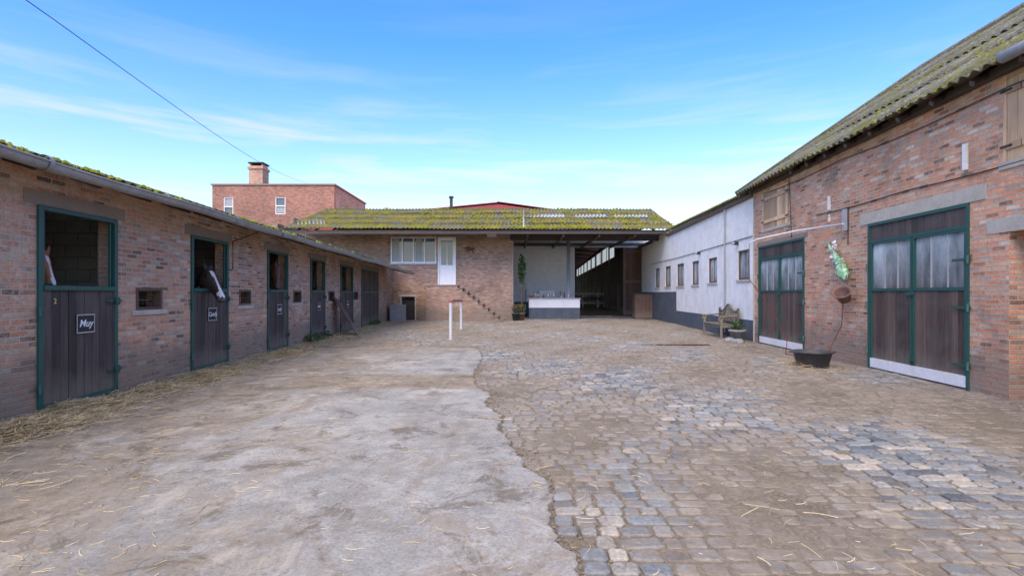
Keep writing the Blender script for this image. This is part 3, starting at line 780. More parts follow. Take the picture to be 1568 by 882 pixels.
for x,y,h in ((x1,y1,1.17),(x2,y2,1.12)):
    mb.tube([(x,y,-.02),(x,y,h)],.05,'galv',12); mb.tube([(x,y,h),(x,y,h+.05)],.075,'redcap',12); mb.tube([(x,y,0),(x,y,.03)],.1,'stone',12)
    mb.tube([(x-.02,y,h-.35),(x-.1,y-.02,h-.4),(x-.02,y-.02,h-.46)],.009,'rust',6)
mb.tube([(x1,y1,1.19),(x2,y2,1.14)],.035,'redcap',8)
mb.obj('hitching_rail')
mb=MB()
yy=yl(508)
for i in range(3):
    u=yy+.25+i*.24
    A=LF.P(u,0.02,.75-.05*i); B=LF.P(u-.35,1.3-.05*i,.05); e=LF.d*.22
    t=LF.n*.03
    mb.face([A,A+e,B+e,B],[(0,0)]*4,'board',R()); mb.face([A+t,A+e+t,B+e+t,B+t],[(0,0)]*4,'board',R())
    mb.face([A,A+t,B+t,B],[(0,0)]*4,'board'); mb.face([A+e,A+e+t,B+e+t,B+e],[(0,0)]*4,'board'); mb.face([B,B+e,B+e+t,B+t],[(0,0)]*4,'board')
mb.obj('leaning_boards')
mb=MB()
for px in (480,492,566,572,468): 
    p=LF.P(yl(px),.12,.12); leaves(mb,p,(.25,.4,.14),120,.05)
mb.obj('weeds')
# ---------------------------------------------------------------- right barn
RB=empty('brick_barn')
yA0,yA1=yr(1485),yr(1330); yB0,yB1=yr(1232),yr(1162); yw=yr(1155)
s1=(yr(1600),yr(1537),3.16,4.3); s2=(yr(1208),yr(1168),3.2,4.22)
hl=(2.6,yr(1545),0,2.22)
mb=MB(); mb.wall(RF,-3,yw,-.1,4.62,.34,[(yA0,yA1,0,2.72),(yB0,yB1,0,2.74),s1,s2,hl],'brickR')
mb.box(Fr(tuple(RF.P(yw-.02,0,0))[:2],(1,0),(0,-1)),.35,9,-.1,4.6,-.3,0,'brickR')
mb.obj('walls',RB)
mb=MB()
mb.box(RF,yr(1511),yr(1318),2.724,2.94,-.1,.012,'concrete_l'); mb.box(RF,yB0-.15,yB1+.1,2.744,2.86,-.1,.008,'lintel_dark')
mb.box(RF,2.4,yr(1512),2.224,2.42,-.1,.012,'concrete_l')
mb.box(RF,s1[0]-.1,s1[1]+.06,3.06,3.157,-.1,.02,'concrete_l'); mb.box(RF,s2[0]-.08,s2[1]+.08,3.12,3.197,-.1,.02,'concrete_l')
mb.box(RF,yw-.02,yw+.012,-.05,4.5,-.1,.03,'concrete_l')
mb.obj('lintels_and_sills',RB)
def barn_door(a,b,top,nm):
    D=empty('barn_double_door'); D.parent=RB
    mb=MB(); w0=-.06
    fw=.05
    mb.box(RF,a,a+fw,0,top,w0,.02,'green'); mb.box(RF,b-fw,b,0,top,w0,.02,'green'); mb.box(RF,a+fw,b-fw,top-fw,top-.002,w0,.018,'green')
    m=(a+b)/2
    mb.box(RF,a+fw,b-fw,2.36,2.40,w0,.012,'green')
    for l,r in ((a+fw+.01,m-.012),(m+.012,b-fw-.01)):
        mb.box(RF,l,l+.035,.2,2.36,w0,.008,'green'); mb.box(RF,r-.035,r,.2,2.36,w0,.008,'green')
        mb.box(RF,l+.035,r-.035,1.45,1.50,w0,.006,'green')
        mb.box(RF,l+.035,r-.035,2.32,2.36,w0,.006,'green')
        mb.box(RF,l,r,.03,.20,w0,.012,'white')
        n=3; ww=(r-l-.07)/n
        for i in range(n):
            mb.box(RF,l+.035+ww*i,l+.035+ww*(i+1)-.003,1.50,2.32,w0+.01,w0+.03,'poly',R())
            if i: mb.box(RF,l+.035+ww*i-.012,l+.035+ww*i+.010,1.5,2.32,w0+.03,-.015,'galv')
        u=l+.038
        while u<r-.04:
            w=min(.125,r-.037-u); mb.box(RF,u,u+w,.20,1.45,w0+.01,-.012+U(-.003,.003),'plankR'); u+=w+.006
    u=a+fw+.003
    while u<b-fw-.01:
        w=min(.14,b-fw-u-.002); mb.box(RF,u,u+w,2.40,top-fw-.002,w0+.01,-.01,'plank'); u+=w+.006
    for v in (.35,1.2,1.9): 
        mb.tube([RF.P(a+.0,v-.06,.03),RF.P(a+.0,v+.06,.03)],.02,'green',8); mb.tube([RF.P(b,v-.06,.03),RF.P(b,v+.06,.03)],.02,'green',8)
        mb.box(RF,a-.05,a+.3,v-.02,v+.02,.021,.03,'green')
    mb.box(RF,m-.06,m+.09,1.38,1.43,.013,.04,'green'); mb.box(RF,m-.07,m+.05,.28,.33,.013,.035,'green')
    mb.obj('leaves',D,bevel=.003)
barn_door(yA0,yA1,2.72,'a'); barn_door(yB0,yB1,2.74,'b')
def shutter(a,b,c,d):
    mb=MB(); m=(a+b)/2
    mb.box(RF,a,a+.05,c,d,-.08,.01,'shutter'); mb.box(RF,b-.05,b,c,d,-.08,.01,'shutter'); mb.box(RF,a+.05,b-.05,d-.05,d,-.08,.01,'shutter')
    u=a+.055
    while u<b-.06:
        w=min(.15,b-.052-u); mb.box(RF,u,u+w,c,d-.052,-.05,.0+U(-.003,.003),'shutter'); u+=w+.006
    for v in (c+.15,d-.25): mb.box(RF,a+.06,m-.01,v,v+.09,.004,.028,'shutter'); mb.box(RF,m+.01,b-.06,v,v+.09,.004,.028,'shutter'); mb.box(RF,a-.02,a+.16,v+.03,v+.06,.029,.034,'dark'); mb.box(RF,b-.16,b+.02,v+.03,v+.06,.029,.034,'dark')
    mb.obj('loft_shutter',RB)
shutter(*s1); shutter(*s2)
mb=MB(); mb.box(RF,2.6,yr(1545),-.02,2.2,-.3,-.26,'plankR'); mb.box(RF,yr(1545)-.07,yr(1545),0,2.2,-.26,-.2,'green'); mb.obj('side_door',RB)
mb=MB()
hipY=15.75; rY=13.4; offx=.06*1
def eavep(Y): return Vector((5.80+.0605*Y,Y,4.36))
def ridgep(Y): return Vector((9.8+.0605*Y,Y,7.22))
Lh=(hipY-(-3))
corr(mb,eavep(-3),eavep(hipY),ridgep(-3),ridgep(hipY),'roofR',wl=.2,amp=.032,rows=4,tmax=lambda s:min(1,max(0,(hipY-(-3+s*Lh))/(hipY-rY))))
bk=lambda Y:Vector((14.2+.0605*Y,Y,4.36))
corr(mb,bk(-3),bk(hipY),ridgep(-3),ridgep(hipY),'roofR',wl=.2,amp=.032,rows=4,tmax=lambda s:min(1,max(0,(hipY-(-3+s*Lh))/(hipY-rY))))
mb.face([eavep(hipY),bk(hipY),ridgep(rY)],[(0,0),(8,0),(4,4)],'roofR')
mb.obj('roof',RB,solid=.012)
mb=MB()
mb.tube([ridgep(-3)+Vector((0,0,.03)),ridgep(rY)+Vector((0,0,.03)),eavep(hipY)+Vector((0,0,.03))],.09,'roofR',8)
mb.obj('ridge_tiles',RB)
mb=MB()
for u in np.arange(-2.6,15.3,.75):
    a=eavep(u)+Vector((.06,0,-.09)); b=ridgep(u)+Vector((0,0,-.16))
    if u<13: mb.tube([a,b],.05,'timber',4)
mb.box(RF,-3,yw,4.32,4.42,.0,.12,'timber')
mb.obj('rafters',RB)
mb=MB()
for i in range(6500):
    Y=U(4.5,15.6); t=abs(random.gauss(0,.03)) if R()<.35 else R()*.95
    if math.sin(Y*1.7+t*6)+math.sin(Y*4.1-t*9)+U(-.8,.8)<.2: continue
    if t>(hipY-Y)/(hipY-rY): continue
    p=eavep(Y)*(1-t)+ridgep(Y)*t; moss(mb,p.x,p.y,p.z+.03,U(.01,.042))
mb.obj('roof_moss',RB)
mb=MB()
def sagc(u0,v0,u1,v1,w,n=12,s=.03): 
    return [RF.P(u0+(u1-u0)*i/n,v0+(v1-v0)*i/n-s*math.sin(math.pi*((i*3/n)%1)),w) for i in range(n+1)]
mb.tube(sagc(3,3.10,yr(1250),3.18,.015,24),.009,'dark',5); mb.tube(sagc(3,4.1,yr(1170),4.2,.03,24,.05),.008,'dark',5)
mb.tube([RF.P(yr(1300),3.12,.02),RF.P(yr(1300),2.4,.02)],.008,'dark',5)
mb.tube([RF.P(yr(1210),4.3,.03),RF.P(yr(1212),3.3,.02),RF.P(yr(1213),2.8,.02)],.008,'dark',5)
mb.obj('cables',RB)
mb=MB(); u=yr(1481); mb.box(RF,u-.03,u+.03,3.2,3.58,.005,.05,'white'); u=yr(1271); mb.box(RF,u-.03,u+.03,3.2,3.5,.005,.04,'white'); mb.box(RF,u-.02,u+.02,2.95,3.1,.005,.03,'white'); mb.obj('conduit_covers',RB)
mb=MB(); u=yr(1297); mb.box(RF,u-.06,u+.06,2.68,3.12,.005,.07,'galv')
A=RF.P(u,2.82,.08); B=Vector((Xp(1160,13.4),13.4,2.80)); C=B+Vector((-.12,.2,-.08)); D=C+Vector((0,.03,-.35))
mb.tube([A,(A+B)/2+Vector((0,0,.03)),B,C,D],.022,'white',8); mb.tube([RF.P(u,3.1,.06),(A+B)/2+Vector((0,0,.03))],.006,'galv',5)
mb.obj('horse_shower_arm')
mb=MB()
mb.tube([D,D+Vector((.02,0,-.6)),RF.P(13.6,1.0,.25),RF.P(12.6,.25,.3),RF.P(12.0,.02,.6),RF.P(11.2,.02,.4),RF.P(10.6,.02,.6)],.009,'hose',6); mb.obj('hose')
mb=MB()
mb.tube([(5.70+.0605*Y,Y,4.33) for Y in np.arange(-2,6.6,.5)],.07,'zinc',10)
mb.obj('gutter',RB)
mb=MB()
c=[RF.P(yr(1270),2.52,.03),RF.P(yr(1276),2.36,.06),RF.P(yr(1286),2.2,.08),RF.P(yr(1294),2.0,.11),RF.P(yr(1301),1.80,.12),RF.P(yr(1303),1.66,.10)]
mb.tube(c,[.015,.03,.045,.085,.095,.03],'plastic_g',14)
for i in range(len(mb.v)):
    x,y,z=mb.v[i]; mb.v[i]=(x+.025*math.sin(y*31+z*23),y+.025*math.sin(z*37+x*11),z+.02*math.sin(x*41+y*19))
leaves(mb,RF.P(yr(1284),2.25,.09),(.07,.07,.28),70,.04,'white'); leaves(mb,RF.P(yr(1296),1.92,.12),(.08,.09,.28),110,.04,'white'); leaves(mb,RF.P(yr(1296),1.92,.12),(.08,.09,.28),60,.04,'plastic_g')
mb.obj('hay_net_bag')
mb=MB()
p=RF.P(yr(1307),1.37,.2)
M4=Matrix.Translation(p)@Matrix.Rotation(math.radians(38),4,'X')@Matrix.Rotation(math.radians(-35),4,'Y')
mb.lathe([(0,-.16),(.08,-.16),(.11,-.13),(.14,.04),(.17,.10),(.185,.13),(.17,.14),(.12,.06),(.09,-.1),(0,-.11)],M4,'terracotta',20)
mb.tube([p+Vector((.1,0,.16)),p+Vector((.05,0,.35)),RF.P(yr(1300),1.9,.02)],.008,'rust',5)
mb.obj('hanging_bucket')
mb=MB(); tx,ty=G(1246,564); ty+=.3; tx=Xp(1244,ty)
mb.tube([p+Vector((0,0,-.1)),p+Vector((-.05,-.05,-.45)),p+Vector((-.1,-.1,-.6)),Vector((tx+.33,ty,.32)),Vector((tx+.2,ty,.15))],.012,'rust',6); mb.obj('lead_rope')
mb=MB(); M4=Matrix.Translation((tx,ty,-.005))
mb.lathe([(0,0),(.25,0),(.27,.02),(.335,.27),(.36,.275),(.36,.30),(.33,.305),(.315,.28),(.27,.1),(0,.09)],M4,'rubber',32)
for sgn in (1,-1): mb.tube([(tx+sgn*.35,ty-.08,.27),(tx+sgn*.42,ty-.05,.28),(tx+sgn*.42,ty+.05,.28),(tx+sgn*.35,ty+.08,.27)],.015,'rubber',6)
mb.lathe([(0,.2),(.295,.2)],M4,'glass',24)
mb.obj('rubber_tub')
# ---------------------------------------------------------------- white building
WB=empty('whitewashed_stable_wing')
whs=[]
for a,b,t,bt in ((1130,1148,383,428),(1085,1098,395,433),(1060,1070,400,436),(1037,1047,404,438),(1019,1027,408,439),(1004,1010,411,440)):
    Y=yr((a+b)/2); whs.append((yr(b),yr(a),Zp(bt,Y),Zp(t,Y)))
mb=MB(); mb.wall(RF,yw+.013,33,-.1,4.5,.3,whs,'white_wall')
mb.obj('walls',WB)
mb=MB(); mb.box(RF,yw+.02,24.3,-.05,.62,.002,.02,'band'); mb.box(RF,24.3,33,-.05,1.5,.002,.018,'band'); mb.obj('dado',WB)
mb=MB()
for a,b,c,d in whs:
    for q in ((a,a+.05,c,d),(b-.05,b,c,d),(a+.05,b-.05,c,c+.05),(a+.05,b-.05,d-.05,d)): mb.box(RF,*q,-.1,-.02,'board')
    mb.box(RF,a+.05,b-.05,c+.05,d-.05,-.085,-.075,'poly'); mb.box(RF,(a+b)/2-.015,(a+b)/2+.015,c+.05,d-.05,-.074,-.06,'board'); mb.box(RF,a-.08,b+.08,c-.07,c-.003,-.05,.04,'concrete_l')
mb.obj('windows',WB)
mb=MB()
def e2(Y): return Vector((5.98+.0605*Y,Y,4.36+.012*(Y-15.7)))
corr(mb,e2(15.8),e2(25.9),Vector((10.2,15.8,5.6)),Vector((10.8,25.9,5.7)),'roofR',wl=.2,amp=.03,rows=3)
mb.obj('roof',WB,solid=.012)
mb=MB(); mb.box(RF,yw,26,4.24,4.36,.0,.1,'timber'); mb.obj('fascia',WB)
mb=MB()
for i in range(1500):
    Y=U(15.8,25.8); t=abs(random.gauss(0,.05)); p=e2(Y)*(1-t)+Vector((10.5,Y,5.65))*t; moss(mb,p.x,p.y,p.z+.03,U(.015,.06),1.3)
mb.obj('roof_moss',WB)
mb=MB()
for px in (1112,):
    u=yr(px); mb.tube([RF.P(u,4.3,.05),RF.P(u,.1,.05)],.03,'white',8)
for px in (1072,1130): 
    u=yr(px); mb.box(RF,u-.05,u+.05,2.95,3.05,.0,.12,'dark'); mb.tube([RF.P(u,3.0,.1),RF.P(u,3.0,.2)],.04,'galv',8)
mb.tube([RF.P(yw+.1,3.1,.02),RF.P(24,3.05,.02),RF.P(30,3.1,.02)],.012,'dark',5)
mb.obj('downpipe_and_lamps',WB)
# bench
mb=MB(); BO=RF.P(16.2,0,0); 
bf=Fr((BO.x,BO.y),RF.d,RF.n)
Lb=1.75; w_b=.12; w_f=.68
for u in (0,Lb-.06):
    mb.box(bf,u,u+.06,0,.62,w_f-.06,w_f,'bench'); mb.box(bf,u,u+.06,0,.95,w_b-.02,w_b+.04,'bench')
    mb.box(bf,u,u+.06,.35,.42,w_b+.04,w_f-.06,'bench')
    pts_=[bf.P(u+.03,.72,w_b+.02),bf.P(u+.03,.70,w_b+.25),bf.P(u+.03,.68,w_f-.1)]
    for th in np.linspace(90,-250,14): 
        rr=.085-.0001*(90-th); pts_.append(bf.P(u+.03,.60+rr*math.sin(math.radians(th)),w_f-.04+rr*math.cos(math.radians(th))))
    mb.tube(pts_,.032,'bench',6)
for i in range(6): w=w_b+.06+i*.088; mb.box(bf,.0,Lb,.42,.445,w,w+.07,'bench')
mb.box(bf,.06,Lb-.06,.34,.415,w_f-.045,w_f-.01,'bench'); mb.box(bf,.06,Lb-.06,.5,.55,w_b-.01,w_b+.03,'bench')
def btop(s):
    return .82+.24*math.exp(-((s-.5)/.2)**2)+.05*math.exp(-((s-.06)/.07)**2)+.05*math.exp(-((s-.94)/.07)**2)
mb.tube([bf.P(Lb*s,btop(s),w_b+.01) for s in np.linspace(0,1,25)],.034,'bench',6)
mb.tube([bf.P(Lb*s,btop(s)-.12,w_b+.01) for s in np.linspace(0.03,.97,25)],.018,'bench',6)
for i in range(17):
    s=(i+.7)/17.4; mb.box(bf,Lb*s-.014,Lb*s+.014,.55,btop(s)-.005,w_b+.0,w_b+.018,'bench')
mb.obj('garden_bench')
mb=MB()
p=RF.P(15.5,0,.42)
mb.lathe([(0,0),(.16,0),(.22,.28),(.25,.28),(.25,.34),(.2,.34),(0,.28)],Matrix.Translation(p),'stone',16)
leaves(mb,(p.x,p.y,.46),(.2,.2,.16),160,.05)
mb.obj('stone_planter')
mb=MB()
for i in range(7):
    q=RF.P(15.2+U(-.4,.5),0,.3+U(0,.5)); s=U(.1,.2)
    mb.lathe([(0,0),(s*.9,0.01),(s,s*.4),(s*.7,s*.75),(0,s*.85)],Matrix.Translation((q.x,q.y,-.03))@Matrix.Rotation(U(0,3),4,'Z'),'stone',7,sq=U(.6,1))
mb.obj('stones')
mb=MB(); x,y=G(1030,528); mb.box(W0,x-.95,x+1.0,-.01,.008,-y-.1,-y+.1,'dark')
for i in range(22): mb.box(W0,x-.93+i*.088,x-.93+i*.088+.03,.0085,.014,-y-.08,-y+.08,'rust')
mb.obj('drain_grate')
# ---------------------------------------------------------------- brick house behind
HS=empty('brick_house'); Yh=45
hx0,hx1=Xp(325,Yh),Xp(512,Yh); ht=Zp(284,Yh); hk=Yh/800
HF=Fr((0,Yh),(1,0),(0,-1))
hw=[(Xp(342,Yh),Xp(357,Yh),Zp(330,Yh),Zp(302,Yh)),(Xp(421,Yh),Xp(437,Yh),Zp(328,Yh),Zp(302,Yh))]
mb=MB(); mb.wall(HF,hx0,hx1,0,ht,.3,hw,'brickH'); mb.wall(Fr((hx1,Yh),(0,1),(1,0)),.3,9.5,0,ht-.01,.3,[],'brickR'); mb.wall(Fr((hx0,Yh+9.5),(0,-1),(-1,0)),0,9.2,0,ht-.01,.3,[],'brickH')
mb.box(HF,hx0+.3,hx1-.3,ht-.4,ht-.1,-9.5,-.3,'dark')
mb.obj('walls',HS)
mb=MB(); mb.box(HF,hx0-.1,hx1+.1,ht,ht+.12,-.35,.1,'lintel_dark'); mb.box(Fr((hx1,Yh),(0,1),(1,0)),.36,9.6,ht,ht+.12,-.35,.1,'redroof'); mb.obj('coping',HS)
mb=MB()
for a,b,c,d in hw:
    mb.box(HF,a,b,c,d,-.2,-.16,'glass'); mb.box(HF,a,a+.08,c,d,-.158,-.05,'white'); mb.box(HF,b-.08,b,c,d,-.158,-.05,'white'); mb.box(HF,a+.08,b-.08,c+(d-c)*.45,c+(d-c)*.52,-.158,-.05,'white'); mb.box(HF,a+.08,b-.08,d-.08,d,-.158,-.05,'white'); mb.box(HF,a+.08,b-.08,c,c+.08,-.158,-.05,'white'); mb.box(HF,a+.08,b-.08,c+(d-c)*(.55 if a<-22 else .1),d-.08 if a<-22 else c+(d-c)*.4,-.15,-.12,'curtain')
mb.obj('windows',HS)
mb=MB(); a,b=Xp(381,47),Xp(402,47); zt=Zp(254,47); CF=Fr((0,47),(1,0),(0,-1))
mb.box(CF,a,b,ht-.3,zt,-1.2,0,'brickR'); mb.box(CF,a-.08,b+.08,zt-.3,zt-.12,-1.3,.1,'brickR')
mb.box(CF,a-.06,b+.06,zt+.22,zt+.32,-1.25,.05,'dark')
for x in (a+.05,b-.15): mb.box(CF,x,x+.1,zt+.001,zt+.22,-1.1,-.1,'brickR')
mb.obj('chimney',HS)
mb=MB()
A=Vector((Xp(40,8),8,Zp(0,8))); B=Vector((Xp(470,40),40,Zp(281,40)))
pts_=[]
for i in range(41):
    t=-.15+1.15*i/40; p=A+(B-A)*t; p.z-=0.45*math.sin(math.pi*max(0,min(1,t))); pts_.append(p)
mb.tube(pts_,.008,'dark',5); mb.obj('overhead_wire')
# ---------------------------------------------------------------- horses
def loft(V,F,rings,n=18):
    b=len(V)
    for (c,s,f,ws,wf) in rings:
        for j in range(n):
            th=2*math.pi*j/n; cs,sn=math.cos(th),math.sin(th)
            V.append(c+s*ws*math.copysign(abs(cs)**.85,cs)+f*wf*math.copysign(abs(sn)**.85,sn))
    for i in range(len(rings)-1):
        for j in range(n): F.append((b+i*n+j,b+i*n+(j+1)%n,b+(i+1)*n+(j+1)%n,b+(i+1)*n+j))
    F.append(tuple(b+j for j in range(n))[::-1]); F.append(tuple(b+(len(rings)-1)*n+j for j in range(n)))
def horse(poll,nose,front,body_dir,withers,coat,dark,blaze=1.0,hs=1.0):
    V=[];F=[]
    poll=Vector(poll);nose=Vector(nose);withers=Vector(withers)
    t=(nose-poll); L=t.length; t.normalize(); s=t.cross(Vector(front)).normalized(); f=s.cross(t).normalized()
    if f.dot(Vector(front))<0: f=-f
    prof=[(-.06,.04,.05),(.03,.072,.10),(.14,.095,.125),(.25,.102,.14),(.38,.088,.138),(.50,.066,.105),(.63,.054,.08),(.76,.051,.067),(.87,.060,.065),(.95,.056,.055),(1.0,.036,.034)]
    k=hs
    loft(V,F,[(poll+t*(p*L)-f*(d*k*(1.0 if p<.9 else 1.3)),s,f,w*k,d*k) for p,w,d in prof])
    bd=Vector(body_dir).normalized(); z=Vector((0,0,1))
    a=poll+t*.05*L-f*.11*k
    base=withers+z*(-.20)+bd*.05
    ctrl=a-f*.22-t*.02+z*.06
    pts=[a*(1-i/9)**2+ctrl*2*(i/9)*(1-i/9)+base*(i/9)**2 for i in range(10)]
    side=bd.cross(z).normalized()
    if s.dot(side)<0: side=-side
    N=[]
    for i,p in enumerate(pts):
        tg=(pts[min(i+1,9)]-pts[max(i-1,0)]).normalized(); q=i/9
        sd=(s*(1-q)+side*q).normalized(); ff=sd.cross(tg).normalized(); sd=tg.cross(ff).normalized()
        N.append((p,sd,ff,.075+.12*q,.115+.20*q))
    loft(V,F,N)
    B=[]
    for x,w,h,zo in ((.22,.12,.2,-.28),(.1,.22,.33,-.30),(-.15,.27,.38,-.33),(-.55,.30,.37,-.35),(-.95,.29,.34,-.32),(-1.25,.28,.34,-.25),(-1.5,.2,.26,-.25),(-1.6,.08,.12,-.25)):
        B.append((withers+bd*x+z*zo,side,z,w,h))
    loft(V,F,B)
    gz=-withers.z
    for fx,isf in ((-.02,1),(-1.3,0)):
        for sg in (1,-1):
            o=withers+bd*fx+side*.15*sg
            if isf: P=[(0,-.5,.11,.14),(0,-.78,.07,.09),(.01,-1.02,.05,.055),(.015,-1.08,.05,.055),(0,-1.3,.032,.035),(.01,gz+.14,.04,.045),(.05,gz+.07,.045,.05),(.07,gz+.02,.06,.07)]
            else: P=[(0,-.4,.13,.22),(.1,-.65,.11,.17),(-.02,-.85,.065,.09),(-.12,-1.0,.05,.065),(-.09,-1.1,.045,.05),(-.06,-1.3,.034,.038),(-.05,gz+.14,.04,.045),(0,gz+.07,.045,.05),(.02,gz+.02,.06,.07)]
            loft(V,F,[(o+bd*x+z*zz,side,bd,w,d) for x,zz,w,d in P],12)
    for sg in (1,-1):
        e=poll+s*.055*sg*k-f*.05*k+t*.01; up=(-t*.85+f*.3+s*.2*sg).normalized()
        loft(V,F,[(e+up*h,s,f,w,d) for h,w,d in ((-.04,.032,.026),(.02,.036,.026),(.07,.032,.022),(.12,.020,.015),(.16,.008,.008))],10)
    tl=withers+bd*(-1.58)+z*(-.12)
    loft(V,F,[(tl-bd*.05*i/5-z*(.17*i),side,bd,w,w) for i,w in enumerate((.04,.06,.07,.07,.05,.02))],8)
    me=bpy.data.meshes.new('tmp'); me.from_pydata([tuple(v) for v in V],[],F); me.update()
    bm=bmesh.new(); bm.from_mesh(me); bmesh.ops.recalc_face_normals(bm,faces=bm.faces); bm.to_mesh(me); bm.free()
    o=bpy.data.objects.new('tmp',me); sc.collection.objects.link(o)
    md=o.modifiers.new('r','REMESH'); md.mode='VOXEL'; md.voxel_size=.011; md.use_smooth_shade=True
    sm=o.modifiers.new('s','SMOOTH'); sm.factor=.5; sm.iterations=5
    dg=bpy.context.evaluated_depsgraph_get(); me2=bpy.data.meshes.new_from_object(o.evaluated_get(dg)); bpy.data.objects.remove(o)
    ca=me2.color_attributes.new('col','FLOAT_COLOR','POINT')
    cols=[]
    for v in me2.vertices:
        d=v.co-poll; tt=d.dot(t)/L; ss=d.dot(s)/k; ff=d.dot(f)/k
        c=coat
        if v.co.z<.12 : c=dark
        if -.1<tt<1.1 and abs(ss)<.13 and ff>-.4:
            wb=(.022+.005*math.sin(tt*9+1)+(.010 if .12<tt<.3 else 0)+(.018 if tt>.74 else 0))*blaze
            if blaze and ff>-.045-(.02 if tt>.75 else 0) and abs(ss)<wb and .12<tt<.92: c=(.70,.67,.63)
            elif tt>.88: c=(.11,.075,.065)
            if abs(abs(ss)-.034)<.014 and .90<tt<.955 and -.09<ff<-.0: c=(.01,.01,.01)
            if abs(tt-.97)<.012 and ff<-.06: c=(.02,.015,.015)
        cols+= [c[0],c[1],c[2],1]
    ca.data.foreach_set('color',cols); me2.materials.clear(); me2.materials.append(M['horse'])
    H_=bpy.data.objects.new('horse',me2); sc.collection.objects.link(H_)
    for sg in (1,-1):
        bm=bmesh.new(); bmesh.ops.create_icosphere(bm,subdivisions=2,radius=.024*k); m3=bpy.data.meshes.new('eye'); bm.to_mesh(m3); bm.free(); m3.materials.append(M['eye'])
        eo=bpy.data.objects.new('eye',m3); sc.collection.objects.link(eo); eo.location=poll+t*.26*L+s*.083*sg*k-f*.065*k; eo.parent=H_
    mb=MB()
    for i in range(150):
        if i<40: b0=poll+s*U(-.02,.02)-f*.03; e=b0+t*U(.05,.11)+f*U(.0,.02)+s*U(-.03,.03)
        else:
            q=R()*7; j=int(q); p=pts[j]*(1-q%1)+pts[j+1]*(q%1); b0=p+z*(.10+.015*q)-f*.02; e=b0+side*U(.06,.12)-z*U(.08,.2)
        mb.tube([b0,(b0+e)/2+f*.01,e],[.006,.006,.001],'hair',4,cap=False)
    mb.obj('mane',H_)
    return H_
Yd=9.75
horse((Xp(321,Yd)-.0,Yd+.02,Zp(409,Yd)),(Xp(346,Yd-.16),Yd-.16,Zp(459,Yd-.16)),(.95,-.12,.4),(1,0,0),(-6.9,10.0,1.55),(.045,.025,.016),(.03,.022,.018),1.3,1.2)
horse((Xp(70,6.55),6.55,Zp(385,6.55)),(Xp(86,6.45),6.45,Zp(440,6.45)),(.98,.05,.35),(.9,-.4,0),(-6.9,7.1,1.55),(.34,.125,.05),(.07,.035,.025),.6,1.15)
horse((Xp(424,12.9)+.05,12.9,Zp(408,12.9)),(Xp(431,12.75)-.05,12.7,Zp(440,12.7)),(.8,-.3,.4),(1,0,0),(-7.2,13.1,1.6),(.12,.055,.028),(.02,.015,.012),0)
# ---------------------------------------------------------------- camera, light, world
cam=bpy.data.cameras.new('camera'); co=bpy.data.objects.new('camera',cam); sc.collection.objects.link(co)
co.location=(0,0,H); co.rotation_euler=(math.radians(90),0,0); cam.sensor_width=36; cam.lens=FP/1568*36; cam.shift_y=9/1568; cam.clip_end=2000; cam.clip_start=.05
sc.camera=co
el=math.radians(44); az=math.radians(-162)
sd=Vector((math.sin(az)*math.cos(el),math.cos(az)*math.cos(el),math.sin(el)))
su=bpy.data.lights.new('sun','SUN'); su.energy=2.4; su.angle=math.radians(40); su.color=(1,.94,.85)
so=bpy.data.objects.new('sun',su); sc.collection.objects.link(so); so.rotation_euler=sd.to_track_quat('Z','Y').to_euler()
w=bpy.data.worlds.new('World'); sc.world=w; w.use_nodes=True; t=w.node_tree; t.nodes.clear()
def N(ty,**k):
    x=t.nodes.new(ty)
    for a,v in k.items(): setattr(x,a,v)
    return x
sky=N('ShaderNodeTexSky'); sky.sky_type='NISHITA'; sky.sun_disc=False; sky.sun_elevation=el; sky.sun_rotation=az; sky.air_density=1.0; sky.dust_density=.6; sky.ozone_density=2.0
tc=N('ShaderNodeTexCoord'); mp=N('ShaderNodeMapping'); mp.inputs['Scale'].default_value=(1.0,1.0,10.5); mp.inputs['Rotation'].default_value=(0.03,-.03,0.3); mp.inputs['Location'].default_value=(1.7,.9,.1)
t.links.new(tc.outputs['Generated'],mp.inputs[0])
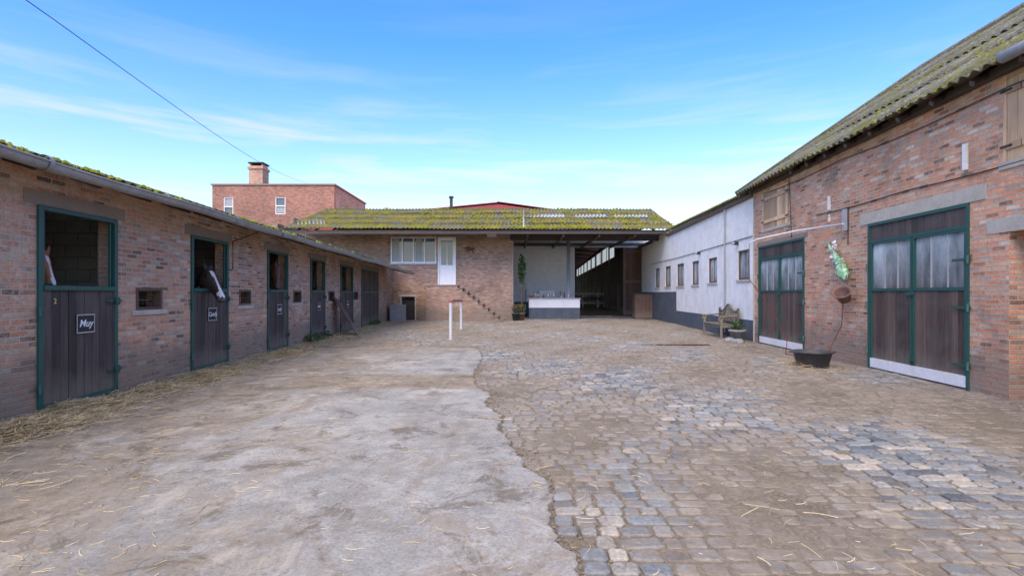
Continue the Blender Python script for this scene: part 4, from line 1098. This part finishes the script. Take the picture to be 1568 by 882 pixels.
no=N('ShaderNodeTexNoise'); no.inputs['Scale'].default_value=2.3; no.inputs['Detail'].default_value=9; no.inputs['Roughness'].default_value=.58; no.inputs['Distortion'].default_value=.4
t.links.new(mp.outputs[0],no.inputs['Vector'])
rp=N('ShaderNodeValToRGB'); rp.color_ramp.elements[0].position=.48; rp.color_ramp.elements[1].position=.68; t.links.new(no.outputs[0],rp.inputs[0])
sx=N('ShaderNodeSeparateXYZ'); t.links.new(tc.outputs['Generated'],sx.inputs[0])
def ramp(f,st):
    r=N('ShaderNodeValToRGB'); e=r.color_ramp.elements
    while len(e)<len(st): e.new(.5)
    for i,(p,c) in enumerate(st): e[i].position=p; e[i].color=(c[0],c[1],c[2],1)
    t.links.new(f,r.inputs[0]); return r.outputs[0]
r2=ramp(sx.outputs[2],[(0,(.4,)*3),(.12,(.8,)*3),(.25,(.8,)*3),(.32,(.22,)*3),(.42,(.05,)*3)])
tint=ramp(sx.outputs[2],[(0,(.35,.315,.29)),(.15,(.305,.305,.315)),(.26,(.235,.29,.375)),(.42,(.125,.25,.56)),(.52,(.115,.245,.62)),(.62,(1.0,.68,.43))])  # last stop: bright warm sky added above the frame to light the yard
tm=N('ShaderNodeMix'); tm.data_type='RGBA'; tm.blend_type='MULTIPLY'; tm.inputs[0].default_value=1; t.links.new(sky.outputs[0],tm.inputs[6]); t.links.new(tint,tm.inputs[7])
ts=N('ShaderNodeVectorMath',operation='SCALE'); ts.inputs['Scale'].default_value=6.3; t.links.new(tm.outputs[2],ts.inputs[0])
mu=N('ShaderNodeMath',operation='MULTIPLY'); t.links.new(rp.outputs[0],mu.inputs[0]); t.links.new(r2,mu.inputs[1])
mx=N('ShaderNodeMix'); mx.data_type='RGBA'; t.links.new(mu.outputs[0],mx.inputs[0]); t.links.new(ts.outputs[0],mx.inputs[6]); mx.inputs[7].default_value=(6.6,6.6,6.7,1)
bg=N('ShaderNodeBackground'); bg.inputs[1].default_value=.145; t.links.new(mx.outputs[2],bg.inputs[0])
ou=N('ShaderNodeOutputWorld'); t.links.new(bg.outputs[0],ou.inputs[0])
